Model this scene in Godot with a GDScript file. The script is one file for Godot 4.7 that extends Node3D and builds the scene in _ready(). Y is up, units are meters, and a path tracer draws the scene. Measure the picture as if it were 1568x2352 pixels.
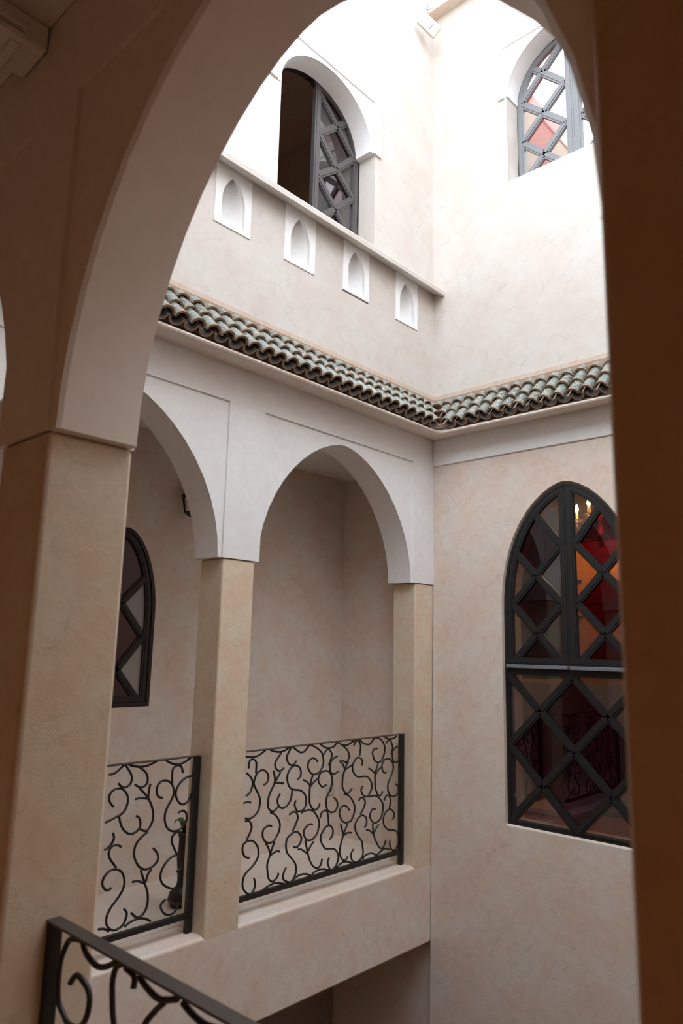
extends Node3D

var M := {}
var taken := {}
var rng := RandomNumberGenerator.new()


# ---------------------------------------------------------------- naming
func numbered(called: String) -> String:
	if not taken.has(called):
		taken[called] = 0
		return called
	taken[called] += 1
	return "%s_%03d" % [called, taken[called]]


func tag(o: Node3D, label: String, category := "", group := "", kind := "") -> Node3D:
	o.set_meta("label", label)
	if category:
		o.set_meta("category", category)
	if group:
		o.set_meta("group", group)
	if kind:
		o.set_meta("kind", kind)
	return o


func thing(called: String, label: String, category: String, at := Vector3.ZERO, group := "") -> Node3D:
	var o := Node3D.new()
	o.name = numbered(called)
	add_child(o, true)
	o.position = at
	tag(o, label, category, group)
	return o


func frame(called: String, label: String, category: String, at: Vector3, u: Vector3, n: Vector3, kind := "") -> Node3D:
	# a node whose own x runs along u, y is up and z points out along n
	var o := Node3D.new()
	o.name = numbered(called)
	add_child(o, true)
	o.transform = Transform3D(Basis(u, Vector3.UP, n), at)
	tag(o, label, category, "", kind)
	return o


func obj(called: String, st: SurfaceTool, m: Material, parent: Node3D = null, at := Vector3.ZERO) -> MeshInstance3D:
	var o := MeshInstance3D.new()
	o.mesh = st.commit()
	o.material_override = m
	o.position = at
	if parent == null:
		o.name = numbered(called)
		add_child(o, true)
	else:
		o.name = called
		parent.add_child(o, true)
	return o


func struct(called: String, label: String, st: SurfaceTool, m: Material) -> MeshInstance3D:
	var o := obj(called, st, m)
	tag(o, label, "", "", "structure")
	return o


# ---------------------------------------------------------------- mesh helpers
func mb() -> SurfaceTool:
	var st := SurfaceTool.new()
	st.begin(Mesh.PRIMITIVE_TRIANGLES)
	return st


func tri(st: SurfaceTool, a: Vector3, b: Vector3, c: Vector3, na: Vector3, nb: Vector3, nc: Vector3) -> void:
	if (b - a).cross(c - a).dot(na + nb + nc) > 0.0:
		var t := b
		b = c
		c = t
		t = nb
		nb = nc
		nc = t
	st.set_normal(na)
	st.add_vertex(a)
	st.set_normal(nb)
	st.add_vertex(b)
	st.set_normal(nc)
	st.add_vertex(c)


func quad(st: SurfaceTool, a: Vector3, b: Vector3, c: Vector3, d: Vector3, n: Vector3) -> void:
	tri(st, a, b, c, n, n, n)
	tri(st, a, c, d, n, n, n)


func quad4(st: SurfaceTool, p: Array, n: Array) -> void:
	tri(st, p[0], p[1], p[2], n[0], n[1], n[2])
	tri(st, p[0], p[2], p[3], n[0], n[2], n[3])


# box from lo to hi with bevelled edges
func box(st: SurfaceTool, lo: Vector3, hi: Vector3, b := 0.004) -> void:
	var c := (lo + hi) * 0.5
	var h := (hi - lo) * 0.5
	b = minf(b, 0.45 * minf(h.x, minf(h.y, h.z)))
	for ax in 3:
		var i := (ax + 1) % 3
		var j := (ax + 2) % 3
		for s in [-1.0, 1.0]:
			var n := Vector3.ZERO
			n[ax] = s
			var ps := []
			for k in [[-1, -1], [1, -1], [1, 1], [-1, 1]]:
				var p := Vector3.ZERO
				p[ax] = s * h[ax]
				p[i] = k[0] * (h[i] - b)
				p[j] = k[1] * (h[j] - b)
				ps.append(c + p)
			quad(st, ps[0], ps[1], ps[2], ps[3], n)
		for s in [-1.0, 1.0]:
			for t in [-1.0, 1.0]:
				# edge along ax between faces i(s) and j(t)
				var ni := Vector3.ZERO
				ni[i] = s
				var nj := Vector3.ZERO
				nj[j] = t
				var e := []
				for k in [-1.0, 1.0]:
					var p := Vector3.ZERO
					p[ax] = k * (h[ax] - b)
					p[i] = s * h[i]
					p[j] = t * (h[j] - b)
					e.append(c + p)
					p[i] = s * (h[i] - b)
					p[j] = t * h[j]
					e.append(c + p)
				quad4(st, [e[0], e[1], e[3], e[2]], [ni, nj, nj, ni])
	for sx in [-1.0, 1.0]:
		for sy in [-1.0, 1.0]:
			for sz in [-1.0, 1.0]:
				var s := Vector3(sx, sy, sz)
				tri(st, c + s * Vector3(h.x, h.y - b, h.z - b), c + s * Vector3(h.x - b, h.y, h.z - b), c + s * Vector3(h.x - b, h.y - b, h.z), Vector3(sx, 0, 0), Vector3(0, sy, 0), Vector3(0, 0, sz))


func bx(x0: float, x1: float, y0: float, y1: float, z0: float, z1: float, b := 0.004) -> SurfaceTool:
	var st := mb()
	box(st, Vector3(minf(x0, x1), minf(y0, y1), minf(z0, z1)), Vector3(maxf(x0, x1), maxf(y0, y1), maxf(z0, z1)), b)
	return st


# smooth curve through points
func spline(pts: Array, per := 5) -> Array:
	var out := []
	var n := pts.size()
	for i in n - 1:
		var a: Vector3 = pts[maxi(i - 1, 0)]
		var b: Vector3 = pts[i]
		var c: Vector3 = pts[i + 1]
		var d: Vector3 = pts[mini(i + 2, n - 1)]
		for k in per:
			out.append(b.cubic_interpolate(c, a, d, float(k) / per))
	out.append(pts[n - 1])
	return out


func tube(st: SurfaceTool, path: Array, r0: float, r1 := -1.0, sides := 8) -> void:
	if r1 < 0.0:
		r1 = r0
	var n := path.size()
	var rings := []
	var norms := []
	var side := Vector3.ZERO
	for i in n:
		var t: Vector3 = (path[mini(i + 1, n - 1)] - path[maxi(i - 1, 0)]).normalized()
		if side == Vector3.ZERO:
			side = t.cross(Vector3.UP if absf(t.y) < 0.9 else Vector3.RIGHT).normalized()
		side = (side - t * side.dot(t)).normalized()
		var up := t.cross(side)
		var r := lerpf(r0, r1, float(i) / maxi(n - 1, 1))
		var ring := []
		var nn := []
		for k in sides:
			var a := TAU * k / sides
			var d := side * cos(a) + up * sin(a)
			nn.append(d)
			ring.append(path[i] + d * r)
		rings.append(ring)
		norms.append(nn)
	for i in n - 1:
		for k in sides:
			var l := (k + 1) % sides
			quad4(st, [rings[i][k], rings[i][l], rings[i + 1][l], rings[i + 1][k]], [norms[i][k], norms[i][l], norms[i + 1][l], norms[i + 1][k]])
	for e in [0, n - 1]:
		var dir: Vector3 = (path[0] - path[1]).normalized() if e == 0 else (path[n - 1] - path[n - 2]).normalized()
		for k in sides:
			tri(st, path[e], rings[e][k], rings[e][(k + 1) % sides], dir, dir, dir)


# profile of Vector2(radius, height) turned round the y axis
func lathe(st: SurfaceTool, prof: Array, at := Vector3.ZERO, sides := 20) -> void:
	var n := prof.size()
	var nrm := []
	for i in n:
		var d: Vector2 = prof[mini(i + 1, n - 1)] - prof[maxi(i - 1, 0)]
		nrm.append(Vector2(d.y, -d.x).normalized())
	for i in n - 1:
		for k in sides:
			var ps := []
			var ns := []
			for c in [[i, k], [i, k + 1], [i + 1, k + 1], [i + 1, k]]:
				var a: float = TAU * c[1] / sides
				var p: Vector2 = prof[c[0]]
				ps.append(at + Vector3(cos(a) * p.x, p.y, sin(a) * p.x))
				ns.append(Vector3(cos(a) * nrm[c[0]].x, nrm[c[0]].y, sin(a) * nrm[c[0]].x))
			quad4(st, ps, ns)


# flat polygon (u, v) given thickness from z0 (back) to z1 (front)
func prism(st: SurfaceTool, poly: PackedVector2Array, z0: float, z1: float) -> void:
	var idx := Geometry2D.triangulate_polygon(poly)
	for i in range(0, idx.size(), 3):
		var a := poly[idx[i]]
		var b := poly[idx[i + 1]]
		var c := poly[idx[i + 2]]
		for s in [[z1, Vector3.BACK], [z0, Vector3.FORWARD]]:
			tri(st, Vector3(a.x, a.y, s[0]), Vector3(b.x, b.y, s[0]), Vector3(c.x, c.y, s[0]), s[1], s[1], s[1])
	var cw := Geometry2D.is_polygon_clockwise(poly)
	for i in poly.size():
		var a := poly[i]
		var b := poly[(i + 1) % poly.size()]
		var d := (b - a).normalized()
		var n := Vector3(-d.y, d.x, 0) if cw else Vector3(d.y, -d.x, 0)
		quad(st, Vector3(a.x, a.y, z0), Vector3(b.x, b.y, z0), Vector3(b.x, b.y, z1), Vector3(a.x, a.y, z1), n)


# an outline (out, up) swept along x from x0 to x1, its ends mitred by m0 and m1
func extrude_x(st: SurfaceTool, prof: PackedVector2Array, x0: float, x1: float, m0 := 0.0, m1 := 0.0) -> void:
	var cw := Geometry2D.is_polygon_clockwise(prof)
	for i in prof.size():
		var a := prof[i]
		var b := prof[(i + 1) % prof.size()]
		var d := (b - a).normalized()
		var n := Vector3(0, d.x, -d.y) if cw else Vector3(0, -d.x, d.y)
		quad(st, Vector3(x0 + m0 * a.x, a.y, a.x), Vector3(x1 + m1 * a.x, a.y, a.x), Vector3(x1 + m1 * b.x, b.y, b.x), Vector3(x0 + m0 * b.x, b.y, b.x), n)
	var idx := Geometry2D.triangulate_polygon(prof)
	for k in range(0, idx.size(), 3):
		for e in [[x0, m0, Vector3.LEFT], [x1, m1, Vector3.RIGHT]]:
			var q := []
			for l in 3:
				var p := prof[idx[k + l]]
				q.append(Vector3(e[0] + e[1] * p.x, p.y, p.x))
			tri(st, q[0], q[1], q[2], e[2], e[2], e[2])


# left half, apex and right half of a pointed arch, from spring to spring
func arch(c: float, hl: float, hr: float, ys: float, ya: float, pa := 1.9, pb := 0.6, n := 12) -> Array:
	var out := []
	for i in n + 1:
		var s := sin(PI * 0.5 * i / n)
		out.append(Vector2(c - hl * pow(1.0 - pow(s, pa), pb), lerpf(ys, ya, s)))
	for i in range(n - 1, -1, -1):
		var s := sin(PI * 0.5 * i / n)
		out.append(Vector2(c + hr * pow(1.0 - pow(s, pa), pb), lerpf(ys, ya, s)))
	return out


func poly_of(top: Array, vb: float) -> PackedVector2Array:
	var p := PackedVector2Array()
	p.append(Vector2(top[0].x, vb))
	for q in top:
		if p[p.size() - 1].distance_to(q) > 1e-5:
			p.append(q)
	p.append(Vector2(top[top.size() - 1].x, vb))
	return p


func widened(top: Array, b: float) -> Array:
	var out := []
	for i in top.size():
		var d: Vector2 = (top[mini(i + 1, top.size() - 1)] - top[maxi(i - 1, 0)]).normalized()
		if i == 0 or i == top.size() - 1:
			d = Vector2(0, 1) if i == 0 else Vector2(0, -1)
		out.append(top[i] + Vector2(-d.y, d.x) * b)
	return out


func along(top: Array, u: float) -> float:
	for i in top.size() - 1:
		if u <= top[i + 1].x + 1e-7:
			var w: float = top[i + 1].x - top[i].x
			return top[i + 1].y if w < 1e-7 else lerpf(top[i].y, top[i + 1].y, clampf((u - top[i].x) / w, 0, 1))
	return top[top.size() - 1].y


# one face of a wall with openings; holes are [top curve, bottom]
func face(st: SurfaceTool, u0: float, u1: float, v0: float, v1: float, holes: Array, z: float, n: Vector3) -> void:
	var us := [u0, u1]
	for h in holes:
		for q in h[0]:
			if q.x > u0 and q.x < u1:
				us.append(q.x)
	us.sort()
	for i in us.size() - 1:
		var a: float = us[i]
		var b: float = us[i + 1]
		if b - a < 1e-6:
			continue
		var gaps := []
		for h in holes:
			var t: Array = h[0]
			if t[0].x < a + 1e-6 and t[t.size() - 1].x > b - 1e-6:
				gaps.append([h[1], along(t, a + 1e-6), along(t, b - 1e-6)])
		gaps.sort_custom(func(p, q): return p[0] < q[0])
		var la := v0
		var lb := v0
		for g in gaps + [[v1, v1, v1]]:
			if g[0] > minf(la, lb) + 1e-5:
				quad(st, Vector3(a, la, z), Vector3(b, lb, z), Vector3(b, g[0], z), Vector3(a, g[0], z), n)
			la = g[1]
			lb = g[2]


# a wall of thickness t with openings, its front at z = 0, edges of openings eased by b
func slab(st: SurfaceTool, u0: float, u1: float, v0: float, v1: float, holes: Array, t: float, b := 0.008, back := true) -> void:
	var wide := []
	for h in holes:
		wide.append([widened(h[0], b), h[1] if h[1] <= v0 + 1e-6 else h[1] - b])
	face(st, u0, u1, v0, v1, wide, 0.0, Vector3.BACK)
	if back:
		face(st, u0, u1, v0, v1, wide, -t, Vector3.FORWARD)
	for e in [[u0, Vector3.LEFT], [u1, Vector3.RIGHT]]:
		quad(st, Vector3(e[0], v0, 0), Vector3(e[0], v1, 0), Vector3(e[0], v1, -t), Vector3(e[0], v0, -t), e[1])
	quad(st, Vector3(u0, v1, 0), Vector3(u1, v1, 0), Vector3(u1, v1, -t), Vector3(u0, v1, -t), Vector3.UP)
	# underside, left open where an opening reaches it
	var cuts := []
	for h in holes:
		if h[1] <= v0 + 1e-6:
			cuts.append([h[0][0].x, h[0][h[0].size() - 1].x])
	cuts.sort_custom(func(p, q): return p[0] < q[0])
	var at := u0
	for c in cuts + [[u1, u1]]:
		quad(st, Vector3(at, v0, 0), Vector3(c[0], v0, 0), Vector3(c[0], v0, -t), Vector3(at, v0, -t), Vector3.DOWN)
		at = c[1]
	for k in holes.size():
		var loop := poly_of(holes[k][0], holes[k][1])
		var outer := PackedVector2Array()
		var w := poly_of(wide[k][0], wide[k][1])
		var open: bool = holes[k][1] <= v0 + 1e-6
		var n := loop.size()
		var nn := []
		for i in n:
			var d := (loop[(i + 1) % n] - loop[i]).normalized()
			nn.append(Vector3(d.y, -d.x, 0))
		if w.size() != n:
			w = loop
		for i in (n - 1 if open else n):
			var j := (i + 1) % n
			var na: Vector3 = nn[i]
			var nb: Vector3 = nn[i]
			var pa: Vector3 = nn[(i + n - 1) % n]
			var pb: Vector3 = nn[j]
			if na.dot(pa) > 0.8:
				na = (na + pa).normalized()
			if nb.dot(pb) > 0.8:
				nb = (nb + pb).normalized()
			var zs := [0.0, -b, -t + b, -t]
			for s in 3:
				var oa := w[i] if s == 0 else loop[i]
				var ob := w[j] if s == 0 else loop[j]
				var ia := w[i] if s == 2 else loop[i]
				var ib := w[j] if s == 2 else loop[j]
				quad4(st, [Vector3(oa.x, oa.y, zs[s]), Vector3(ob.x, ob.y, zs[s]), Vector3(ib.x, ib.y, zs[s + 1]), Vector3(ia.x, ia.y, zs[s + 1])], [na, nb, nb, na])


# ---------------------------------------------------------------- materials
func noise(kind: int, freq: float, octaves: int, seed_: int, stretch := 1.0) -> PackedByteArray:
	var f := FastNoiseLite.new()
	f.noise_type = kind
	f.seed = seed_
	f.frequency = freq
	f.fractal_type = FastNoiseLite.FRACTAL_FBM if octaves > 1 else FastNoiseLite.FRACTAL_NONE
	f.fractal_octaves = octaves
	if kind == FastNoiseLite.TYPE_CELLULAR:
		f.cellular_return_type = FastNoiseLite.RETURN_DISTANCE2_SUB
		f.cellular_jitter = 1.0
		f.domain_warp_enabled = true
		f.domain_warp_amplitude = 34.0
		f.domain_warp_frequency = 0.011
		f.domain_warp_fractal_octaves = 3
	var im := f.get_seamless_image(1024, 1024)
	im.convert(Image.FORMAT_L8)
	return im.get_data()


var cloud: PackedByteArray
var brush: PackedByteArray
var grain: PackedByteArray
var crack: PackedByteArray


# plaster: clouds of two close tones, trowel marks, fine grain, and hair cracks
func plaster(warm: Color, cool: Color, amount: float, cracks: float) -> ImageTexture:
	var out := PackedByteArray()
	out.resize(1024 * 1024 * 3)
	var k := 0
	for i in 1024 * 1024:
		var c := clampf((cloud[i] - 70) / 115.0, 0.0, 1.0)
		var v := 1.0 + amount * ((brush[i] - 128) / 255.0 * 0.55 + (grain[i] - 128) / 255.0 * 0.3 + (cloud[i] - 128) / 255.0 * 0.35)
		if cracks > 0.0 and crack[i] < 16:
			v -= cracks * (1.0 - crack[i] / 16.0) * clampf((cloud[(i * 2 + 311) % 1048576] - 105) / 55.0, 0.0, 1.0)
		v *= 247.0
		out[k] = clampi(int(v * lerpf(warm.r, cool.r, c)), 0, 255)
		out[k + 1] = clampi(int(v * lerpf(warm.g, cool.g, c)), 0, 255)
		out[k + 2] = clampi(int(v * lerpf(warm.b, cool.b, c)), 0, 255)
		k += 3
	return ImageTexture.create_from_image(Image.create_from_data(1024, 1024, false, Image.FORMAT_RGB8, out))


func mat(called: String, c: Color, rough: float, tex: Texture2D = null, scale := 0.5) -> StandardMaterial3D:
	var m := StandardMaterial3D.new()
	m.resource_name = called
	m.albedo_color = c
	m.roughness = rough
	if tex:
		m.albedo_texture = tex
		m.uv1_triplanar = true
		m.uv1_world_triplanar = true
		m.uv1_triplanar_sharpness = 6.0
		m.uv1_scale = Vector3.ONE * scale
	M[called] = m
	return m


func relief(m: StandardMaterial3D, tex: Texture2D, cm: float) -> void:
	m.heightmap_enabled = true
	m.heightmap_texture = tex
	m.heightmap_scale = cm


func glass(called: String, c: Color, alpha: float, solid: bool) -> void:
	var m := StandardMaterial3D.new()
	m.resource_name = called
	m.roughness = 0.02
	m.albedo_color = Color(c, alpha)
	if solid:
		m.refraction_enabled = true
		m.refraction_scale = 0.05
	else:
		m.transparency = BaseMaterial3D.TRANSPARENCY_ALPHA
	M[called] = m


func lamp(called: String, c: Color, energy: float) -> void:
	var m := StandardMaterial3D.new()
	m.resource_name = called
	m.albedo_color = c
	m.emission_enabled = true
	m.emission = c
	m.emission_energy_multiplier = energy
	M[called] = m


func materials() -> void:
	cloud = noise(FastNoiseLite.TYPE_SIMPLEX_SMOOTH, 0.0045, 5, 11)
	brush = noise(FastNoiseLite.TYPE_SIMPLEX_SMOOTH, 0.022, 4, 23)
	grain = noise(FastNoiseLite.TYPE_SIMPLEX, 0.19, 2, 37)
	crack = noise(FastNoiseLite.TYPE_CELLULAR, 0.014, 1, 5)
	var wall_tex := plaster(Color(1.0, 0.955, 0.925), Color(0.985, 0.985, 0.975), 0.09, 0.05)
	var fine_tex := plaster(Color(1.0, 0.975, 0.955), Color(1.0, 0.995, 0.985), 0.06, 0.045)
	var pale_tex := plaster(Color(1, 0.995, 0.99), Color(1, 1, 1), 0.05, 0.0)
	var hb := PackedByteArray()
	hb.resize(1024 * 1024)
	for i in 1024 * 1024:
		hb[i] = (brush[i] * 3 + grain[i]) / 4
	var h := ImageTexture.create_from_image(Image.create_from_data(1024, 1024, false, Image.FORMAT_L8, hb))
	# pink lime plaster of the walls, smoother and toned down against the skylight high up, more beige on the pillars
	relief(mat("tadelakt", Color(0.925, 0.88, 0.84), 0.62, wall_tex, 0.55), h, 0.09)
	relief(mat("tadelakt_upper", Color(0.822, 0.797, 0.774), 0.6, fine_tex, 0.5), h, 0.06)
	relief(mat("tadelakt_pillar", Color(0.905, 0.845, 0.755), 0.5, wall_tex, 0.8), h, 0.07)
	relief(mat("whitewash", Color(0.955, 0.95, 0.945), 0.75, pale_tex, 0.7), h, 0.05)
	relief(mat("tadelakt_bounce", Color(0.86, 0.70, 0.55), 0.62, wall_tex, 0.55), h, 0.22)  # unseen gallery walls, tinted orange so their bounce light turns warmer
	relief(mat("whitewash_shade_tint", Color(0.97, 0.93, 0.89), 0.75, pale_tex, 0.7), h, 0.05)  # same whitewash, with the warm tone of the shaded arches put in
	mat("bounce_paving", Color(0.74, 0.56, 0.43), 0.6, fine_tex, 0.9)  # near gallery floor, warm tint chosen for the light it bounces
	relief(mat("tadelakt_dimmed", Color(0.78, 0.65, 0.52), 0.6, wall_tex, 0.8), h, 0.07)  # darker copy of the plaster, dimness put into the colour
	mat("paving", Color(0.91, 0.865, 0.82), 0.6, fine_tex, 0.9)
	mat("mortar", Color(0.71, 0.64, 0.585), 0.85, wall_tex, 1.6)
	mat("dark_plaster", Color(0.90, 0.80, 0.73), 0.8, wall_tex, 0.5)
	mat("dimming_floor", Color(0.36, 0.27, 0.22), 0.6, wall_tex, 0.9)  # unseen court floor, toned dark to cut bounce under the gallery
	mat("terrace_shade_tone", Color(0.60, 0.53, 0.47), 0.8, wall_tex, 0.6)  # dark tone stands in for shade on the terrace wall
	mat("ochre", Color(0.72, 0.52, 0.33), 0.8, wall_tex, 0.6)
	mat("terracotta", Color(0.66, 0.40, 0.32), 0.5, wall_tex, 0.9)
	mat("iron", Color(0.145, 0.135, 0.13), 0.42)
	M.iron.metallic = 0.25
	mat("rail_top", Color(0.25, 0.22, 0.20), 0.38)  # browner than the iron, sky reflection put into the colour
	# painted joinery: brushed streaks
	var streak := FastNoiseLite.new()
	streak.seed = 3
	streak.frequency = 0.05
	streak.fractal_octaves = 4
	var sb := streak.get_seamless_image(512, 512)
	sb.convert(Image.FORMAT_L8)
	sb.resize(512, 64)
	sb.resize(512, 512)
	var sd := sb.get_data()
	var so := PackedByteArray()
	so.resize(512 * 512)
	for i in 512 * 512:
		so[i] = 205 + sd[i] / 6
	var st := ImageTexture.create_from_image(Image.create_from_data(512, 512, false, Image.FORMAT_L8, so))
	mat("black_paint", Color(0.135, 0.137, 0.14), 0.48, st, 3.0)
	mat("grey_paint", Color(0.545, 0.55, 0.56), 0.5, st, 3.0)
	mat("grey_paint_shaded", Color(0.345, 0.325, 0.32), 0.5, st, 3.0)  # same paint as the other upper window, darkened for its shaded side
	mat("brown_black_paint", Color(0.17, 0.135, 0.12), 0.5, st, 3.0)
	mat("drip_metal", Color(0.60, 0.63, 0.67), 0.35)
	M.drip_metal.metallic = 0.6
	# glazed tiles: green glaze worn to the clay in spots
	for v in 3:
		var gn := FastNoiseLite.new()
		gn.seed = 40 + v
		gn.frequency = 0.028
		gn.fractal_octaves = 4
		var gi := gn.get_seamless_image(256, 256)
		gi.convert(Image.FORMAT_L8)
		var gd := gi.get_data()
		var go := PackedByteArray()
		go.resize(256 * 256 * 3)
		var green: Color = [Color(0.41, 0.45, 0.43), Color(0.46, 0.50, 0.475), Color(0.35, 0.385, 0.375)][v]
		var clay := Color(0.76, 0.68, 0.59)
		for i in 256 * 256:
			var w := clampf((gd[i] - 140) / 45.0, 0.0, 0.9)
			var cc := green.lerp(clay, w) * (0.86 + gd[(i * 7) % 65536] / 900.0)
			go[i * 3] = clampi(int(cc.r * 255), 0, 255)
			go[i * 3 + 1] = clampi(int(cc.g * 255), 0, 255)
			go[i * 3 + 2] = clampi(int(cc.b * 255), 0, 255)
		var g := mat("glaze_%d" % v, Color.WHITE, 0.42, ImageTexture.create_from_image(Image.create_from_data(256, 256, false, Image.FORMAT_RGB8, go)), 6.0)
		g.clearcoat_enabled = true
		g.clearcoat = 0.5
		g.clearcoat_roughness = 0.25
	mat("clay", Color(0.60, 0.52, 0.44), 0.8, wall_tex, 3.0)
	mat("clay_dark", Color(0.22, 0.19, 0.17), 0.7)
	# glass
	glass("clear_pane", Color(0.95, 0.97, 0.97), 0.02, true)
	glass("red_pane", Color(0.40, 0.008, 0.31), 0.0, true)
	glass("dusky_pane", Color(0.55, 0.33, 0.36), 0.0, true)
	glass("pink_pane", Color(0.66, 0.20, 0.25), 0.5, false)
	glass("thin_pane", Color(0.9, 0.93, 0.93), 0.03, false)
	glass("crystal", Color(0.98, 0.96, 0.92), 0.03, true)
	mat("frosted_pane", Color(0.62, 0.60, 0.58), 0.35)
	mat("maroon_pane", Color(0.26, 0.12, 0.11), 0.25)
	mat("porcelain", Color(0.90, 0.87, 0.82), 0.4)
	mat("plastic", Color(0.80, 0.77, 0.72), 0.4)
	mat("ink", Color(0.10, 0.09, 0.09), 0.6)
	mat("orange_wood", Color(0.80, 0.50, 0.17), 0.55, st, 1.5)
	mat("leaf_green", Color(0.30, 0.42, 0.20), 0.55)
	mat("door_grey", Color(0.62, 0.58, 0.55), 0.55, st, 1.2)
	mat("lantern_metal", Color(0.13, 0.15, 0.12), 0.45)
	mat("dark_curtain", Color(0.17, 0.16, 0.16), 0.9)
	mat("black_cloth", Color(0.50, 0.44, 0.42), 0.9)
	mat("red_drop", Color(0.55, 0.03, 0.10), 0.1)
	mat("black_drop", Color(0.05, 0.06, 0.06), 0.1)
	mat("dull_brass", Color(0.36, 0.29, 0.19), 0.45)
	mat("gold", Color(0.80, 0.62, 0.35), 0.3)
	M.gold.metallic = 0.8
	lamp("lantern_glow", Color(1.0, 0.72, 0.40), 3.0)
	lamp("flame", Color(1.0, 0.80, 0.48), 9.0)


# ---------------------------------------------------------------- joinery
func cut(parts: Array, tool: PackedVector2Array) -> Array:
	var out := []
	for p in parts:
		for q in Geometry2D.clip_polygons(p, tool):
			if q.size() > 2:
				out.append(q)
	return out


func area(p: PackedVector2Array) -> float:
	var s := 0.0
	for i in p.size():
		s += p[i].cross(p[(i + 1) % p.size()])
	return absf(s) * 0.5


func middle(p: PackedVector2Array) -> Vector2:
	# centre of area, not of the corners
	var s := 0.0
	var c := Vector2.ZERO
	for i in p.size():
		var q := p[(i + 1) % p.size()]
		var k := p[i].cross(q)
		s += k
		c += (p[i] + q) * k
	return c / (3.0 * s)


func strip(a: Vector2, b: Vector2, w: float) -> PackedVector2Array:
	var n := (b - a).orthogonal().normalized() * w * 0.5
	return PackedVector2Array([a + n, b + n, b - n, a - n])


# a leaf or light: outline (u, v), frame width, crossing bars, panes named by paint(centre)
func leaf(parent: Node3D, called: String, outline: PackedVector2Array, fw: float, bars: Array, bw: float, wood: Material, paint: Callable, z := 0.0, depth := 0.035) -> MeshInstance3D:
	var inner: PackedVector2Array
	for q in Geometry2D.offset_polygon(outline, -fw, Geometry2D.JOIN_MITER):
		if inner.is_empty() or area(q) > area(inner):
			inner = q
	# the frame: the outline less the inner outline, in two halves so that each is a plain polygon
	var st := mb()
	var cx := middle(inner).x
	for s in [-1, 1]:
		var half := PackedVector2Array([Vector2(cx, -50), Vector2(cx + s * 50, -50), Vector2(cx + s * 50, 50), Vector2(cx, 50)])
		for q in Geometry2D.intersect_polygons(outline, half):
			for r in Geometry2D.clip_polygons(q, inner):
				prism(st, r, z - depth, z)
	for q in Geometry2D.offset_polygon(outline, -fw * 0.28, Geometry2D.JOIN_MITER):
		for s in [-1, 1]:
			var half := PackedVector2Array([Vector2(cx, -50), Vector2(cx + s * 50, -50), Vector2(cx + s * 50, 50), Vector2(cx, 50)])
			for t in Geometry2D.intersect_polygons(q, half):
				for hole in Geometry2D.offset_polygon(outline, -fw * 0.76, Geometry2D.JOIN_MITER):
					for r in Geometry2D.clip_polygons(t, hole):
						prism(st, r, z - 0.002, z + 0.004)
	var fr := obj(called, st, wood, parent)
	var panes := [inner]
	for b in bars:
		var s := mb()
		for q in Geometry2D.intersect_polygons(strip(b[0], b[1], bw), outline):
			prism(s, q, z - depth + 0.004, z - 0.003)
		for q in Geometry2D.intersect_polygons(strip(b[0], b[1], bw * 0.5), outline):
			prism(s, q, z - 0.004, z + 0.002)
		obj("glazing_bar", s, wood, fr)
		panes = cut(panes, strip(b[0], b[1], bw))
	for p in panes:
		if area(p) < 0.0006 or Geometry2D.is_polygon_clockwise(p):
			continue
		var m: String = paint.call(middle(p))
		var s := mb()
		var grown: PackedVector2Array = p
		for q in Geometry2D.offset_polygon(p, 0.006, Geometry2D.JOIN_MITER):
			grown = q
		if M[m].transparency == BaseMaterial3D.TRANSPARENCY_ALPHA:
			sheet(s, grown, z - depth * 0.55)
		else:
			prism(s, grown, z - depth * 0.55 - 0.002, z - depth * 0.55 + 0.002)
		var o := obj("pane", s, M[m], fr)
		var words: String = {"red_pane": "deep red glass pane", "pink_pane": "rose red glass pane", "maroon_pane": "dark maroon pane", "frosted_pane": "grey frosted pane", "dusky_pane": "dusky mauve glass pane"}.get(m, "")
		if words:
			o.set_meta("label", words)
	return fr


func sheet(st: SurfaceTool, poly: PackedVector2Array, z: float) -> void:
	var idx := Geometry2D.triangulate_polygon(poly)
	for i in range(0, idx.size(), 3):
		var a := poly[idx[i]]
		var b := poly[idx[i + 1]]
		var c := poly[idx[i + 2]]
		tri(st, Vector3(a.x, a.y, z), Vector3(b.x, b.y, z), Vector3(c.x, c.y, z), Vector3.BACK, Vector3.BACK, Vector3.BACK)


# diagonal bars of a leaf: centre line uc, half a cell du, heights of the crossings on the centre line and at the sides
func lattice(uc: float, du: float, mids: Array, sides: Array) -> Array:
	var out := []
	for m in mids:
		for s in sides:
			if absf(m - s) < du * 1.75:
				for k in [-1, 1]:
					out.append([Vector2(uc, m), Vector2(uc + k * du, s)])
	return out


# ---------------------------------------------------------------- architecture
# white plaster arch: an inset spandrel with its opening and a slightly proud border round three sides
func white_arch(called: String, label: String, at: Vector3, u: Vector3, n: Vector3, u0: float, u1: float, v0: float, v1: float, top: Array, t: float, p: Array, both := false, paint := "whitewash") -> Node3D:
	var o := frame(called, label, "arch", at, u, n)
	var st := mb()
	slab(st, u0, u1, v0, v1, [[top, v0]], t, 0.01)
	obj("spandrel", st, M[paint], o)
	var s := mb()
	var e := 0.0006
	for z in ([0.0, -t - 0.012] if both else [0.0]):
		# p = left, right and top of the inset panel
		box(s, Vector3(u0, p[2], z - 0.002), Vector3(u1, v1, z + 0.012), e)
		if p[0] > u0 + 0.005:
			box(s, Vector3(u0, v0, z - 0.002), Vector3(p[0], p[2], z + 0.012), e)
		if p[1] < u1 - 0.005:
			box(s, Vector3(p[1], v0, z - 0.002), Vector3(u1, p[2], z + 0.012), e)
	obj("border", s, M[paint], o)
	return o


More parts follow.
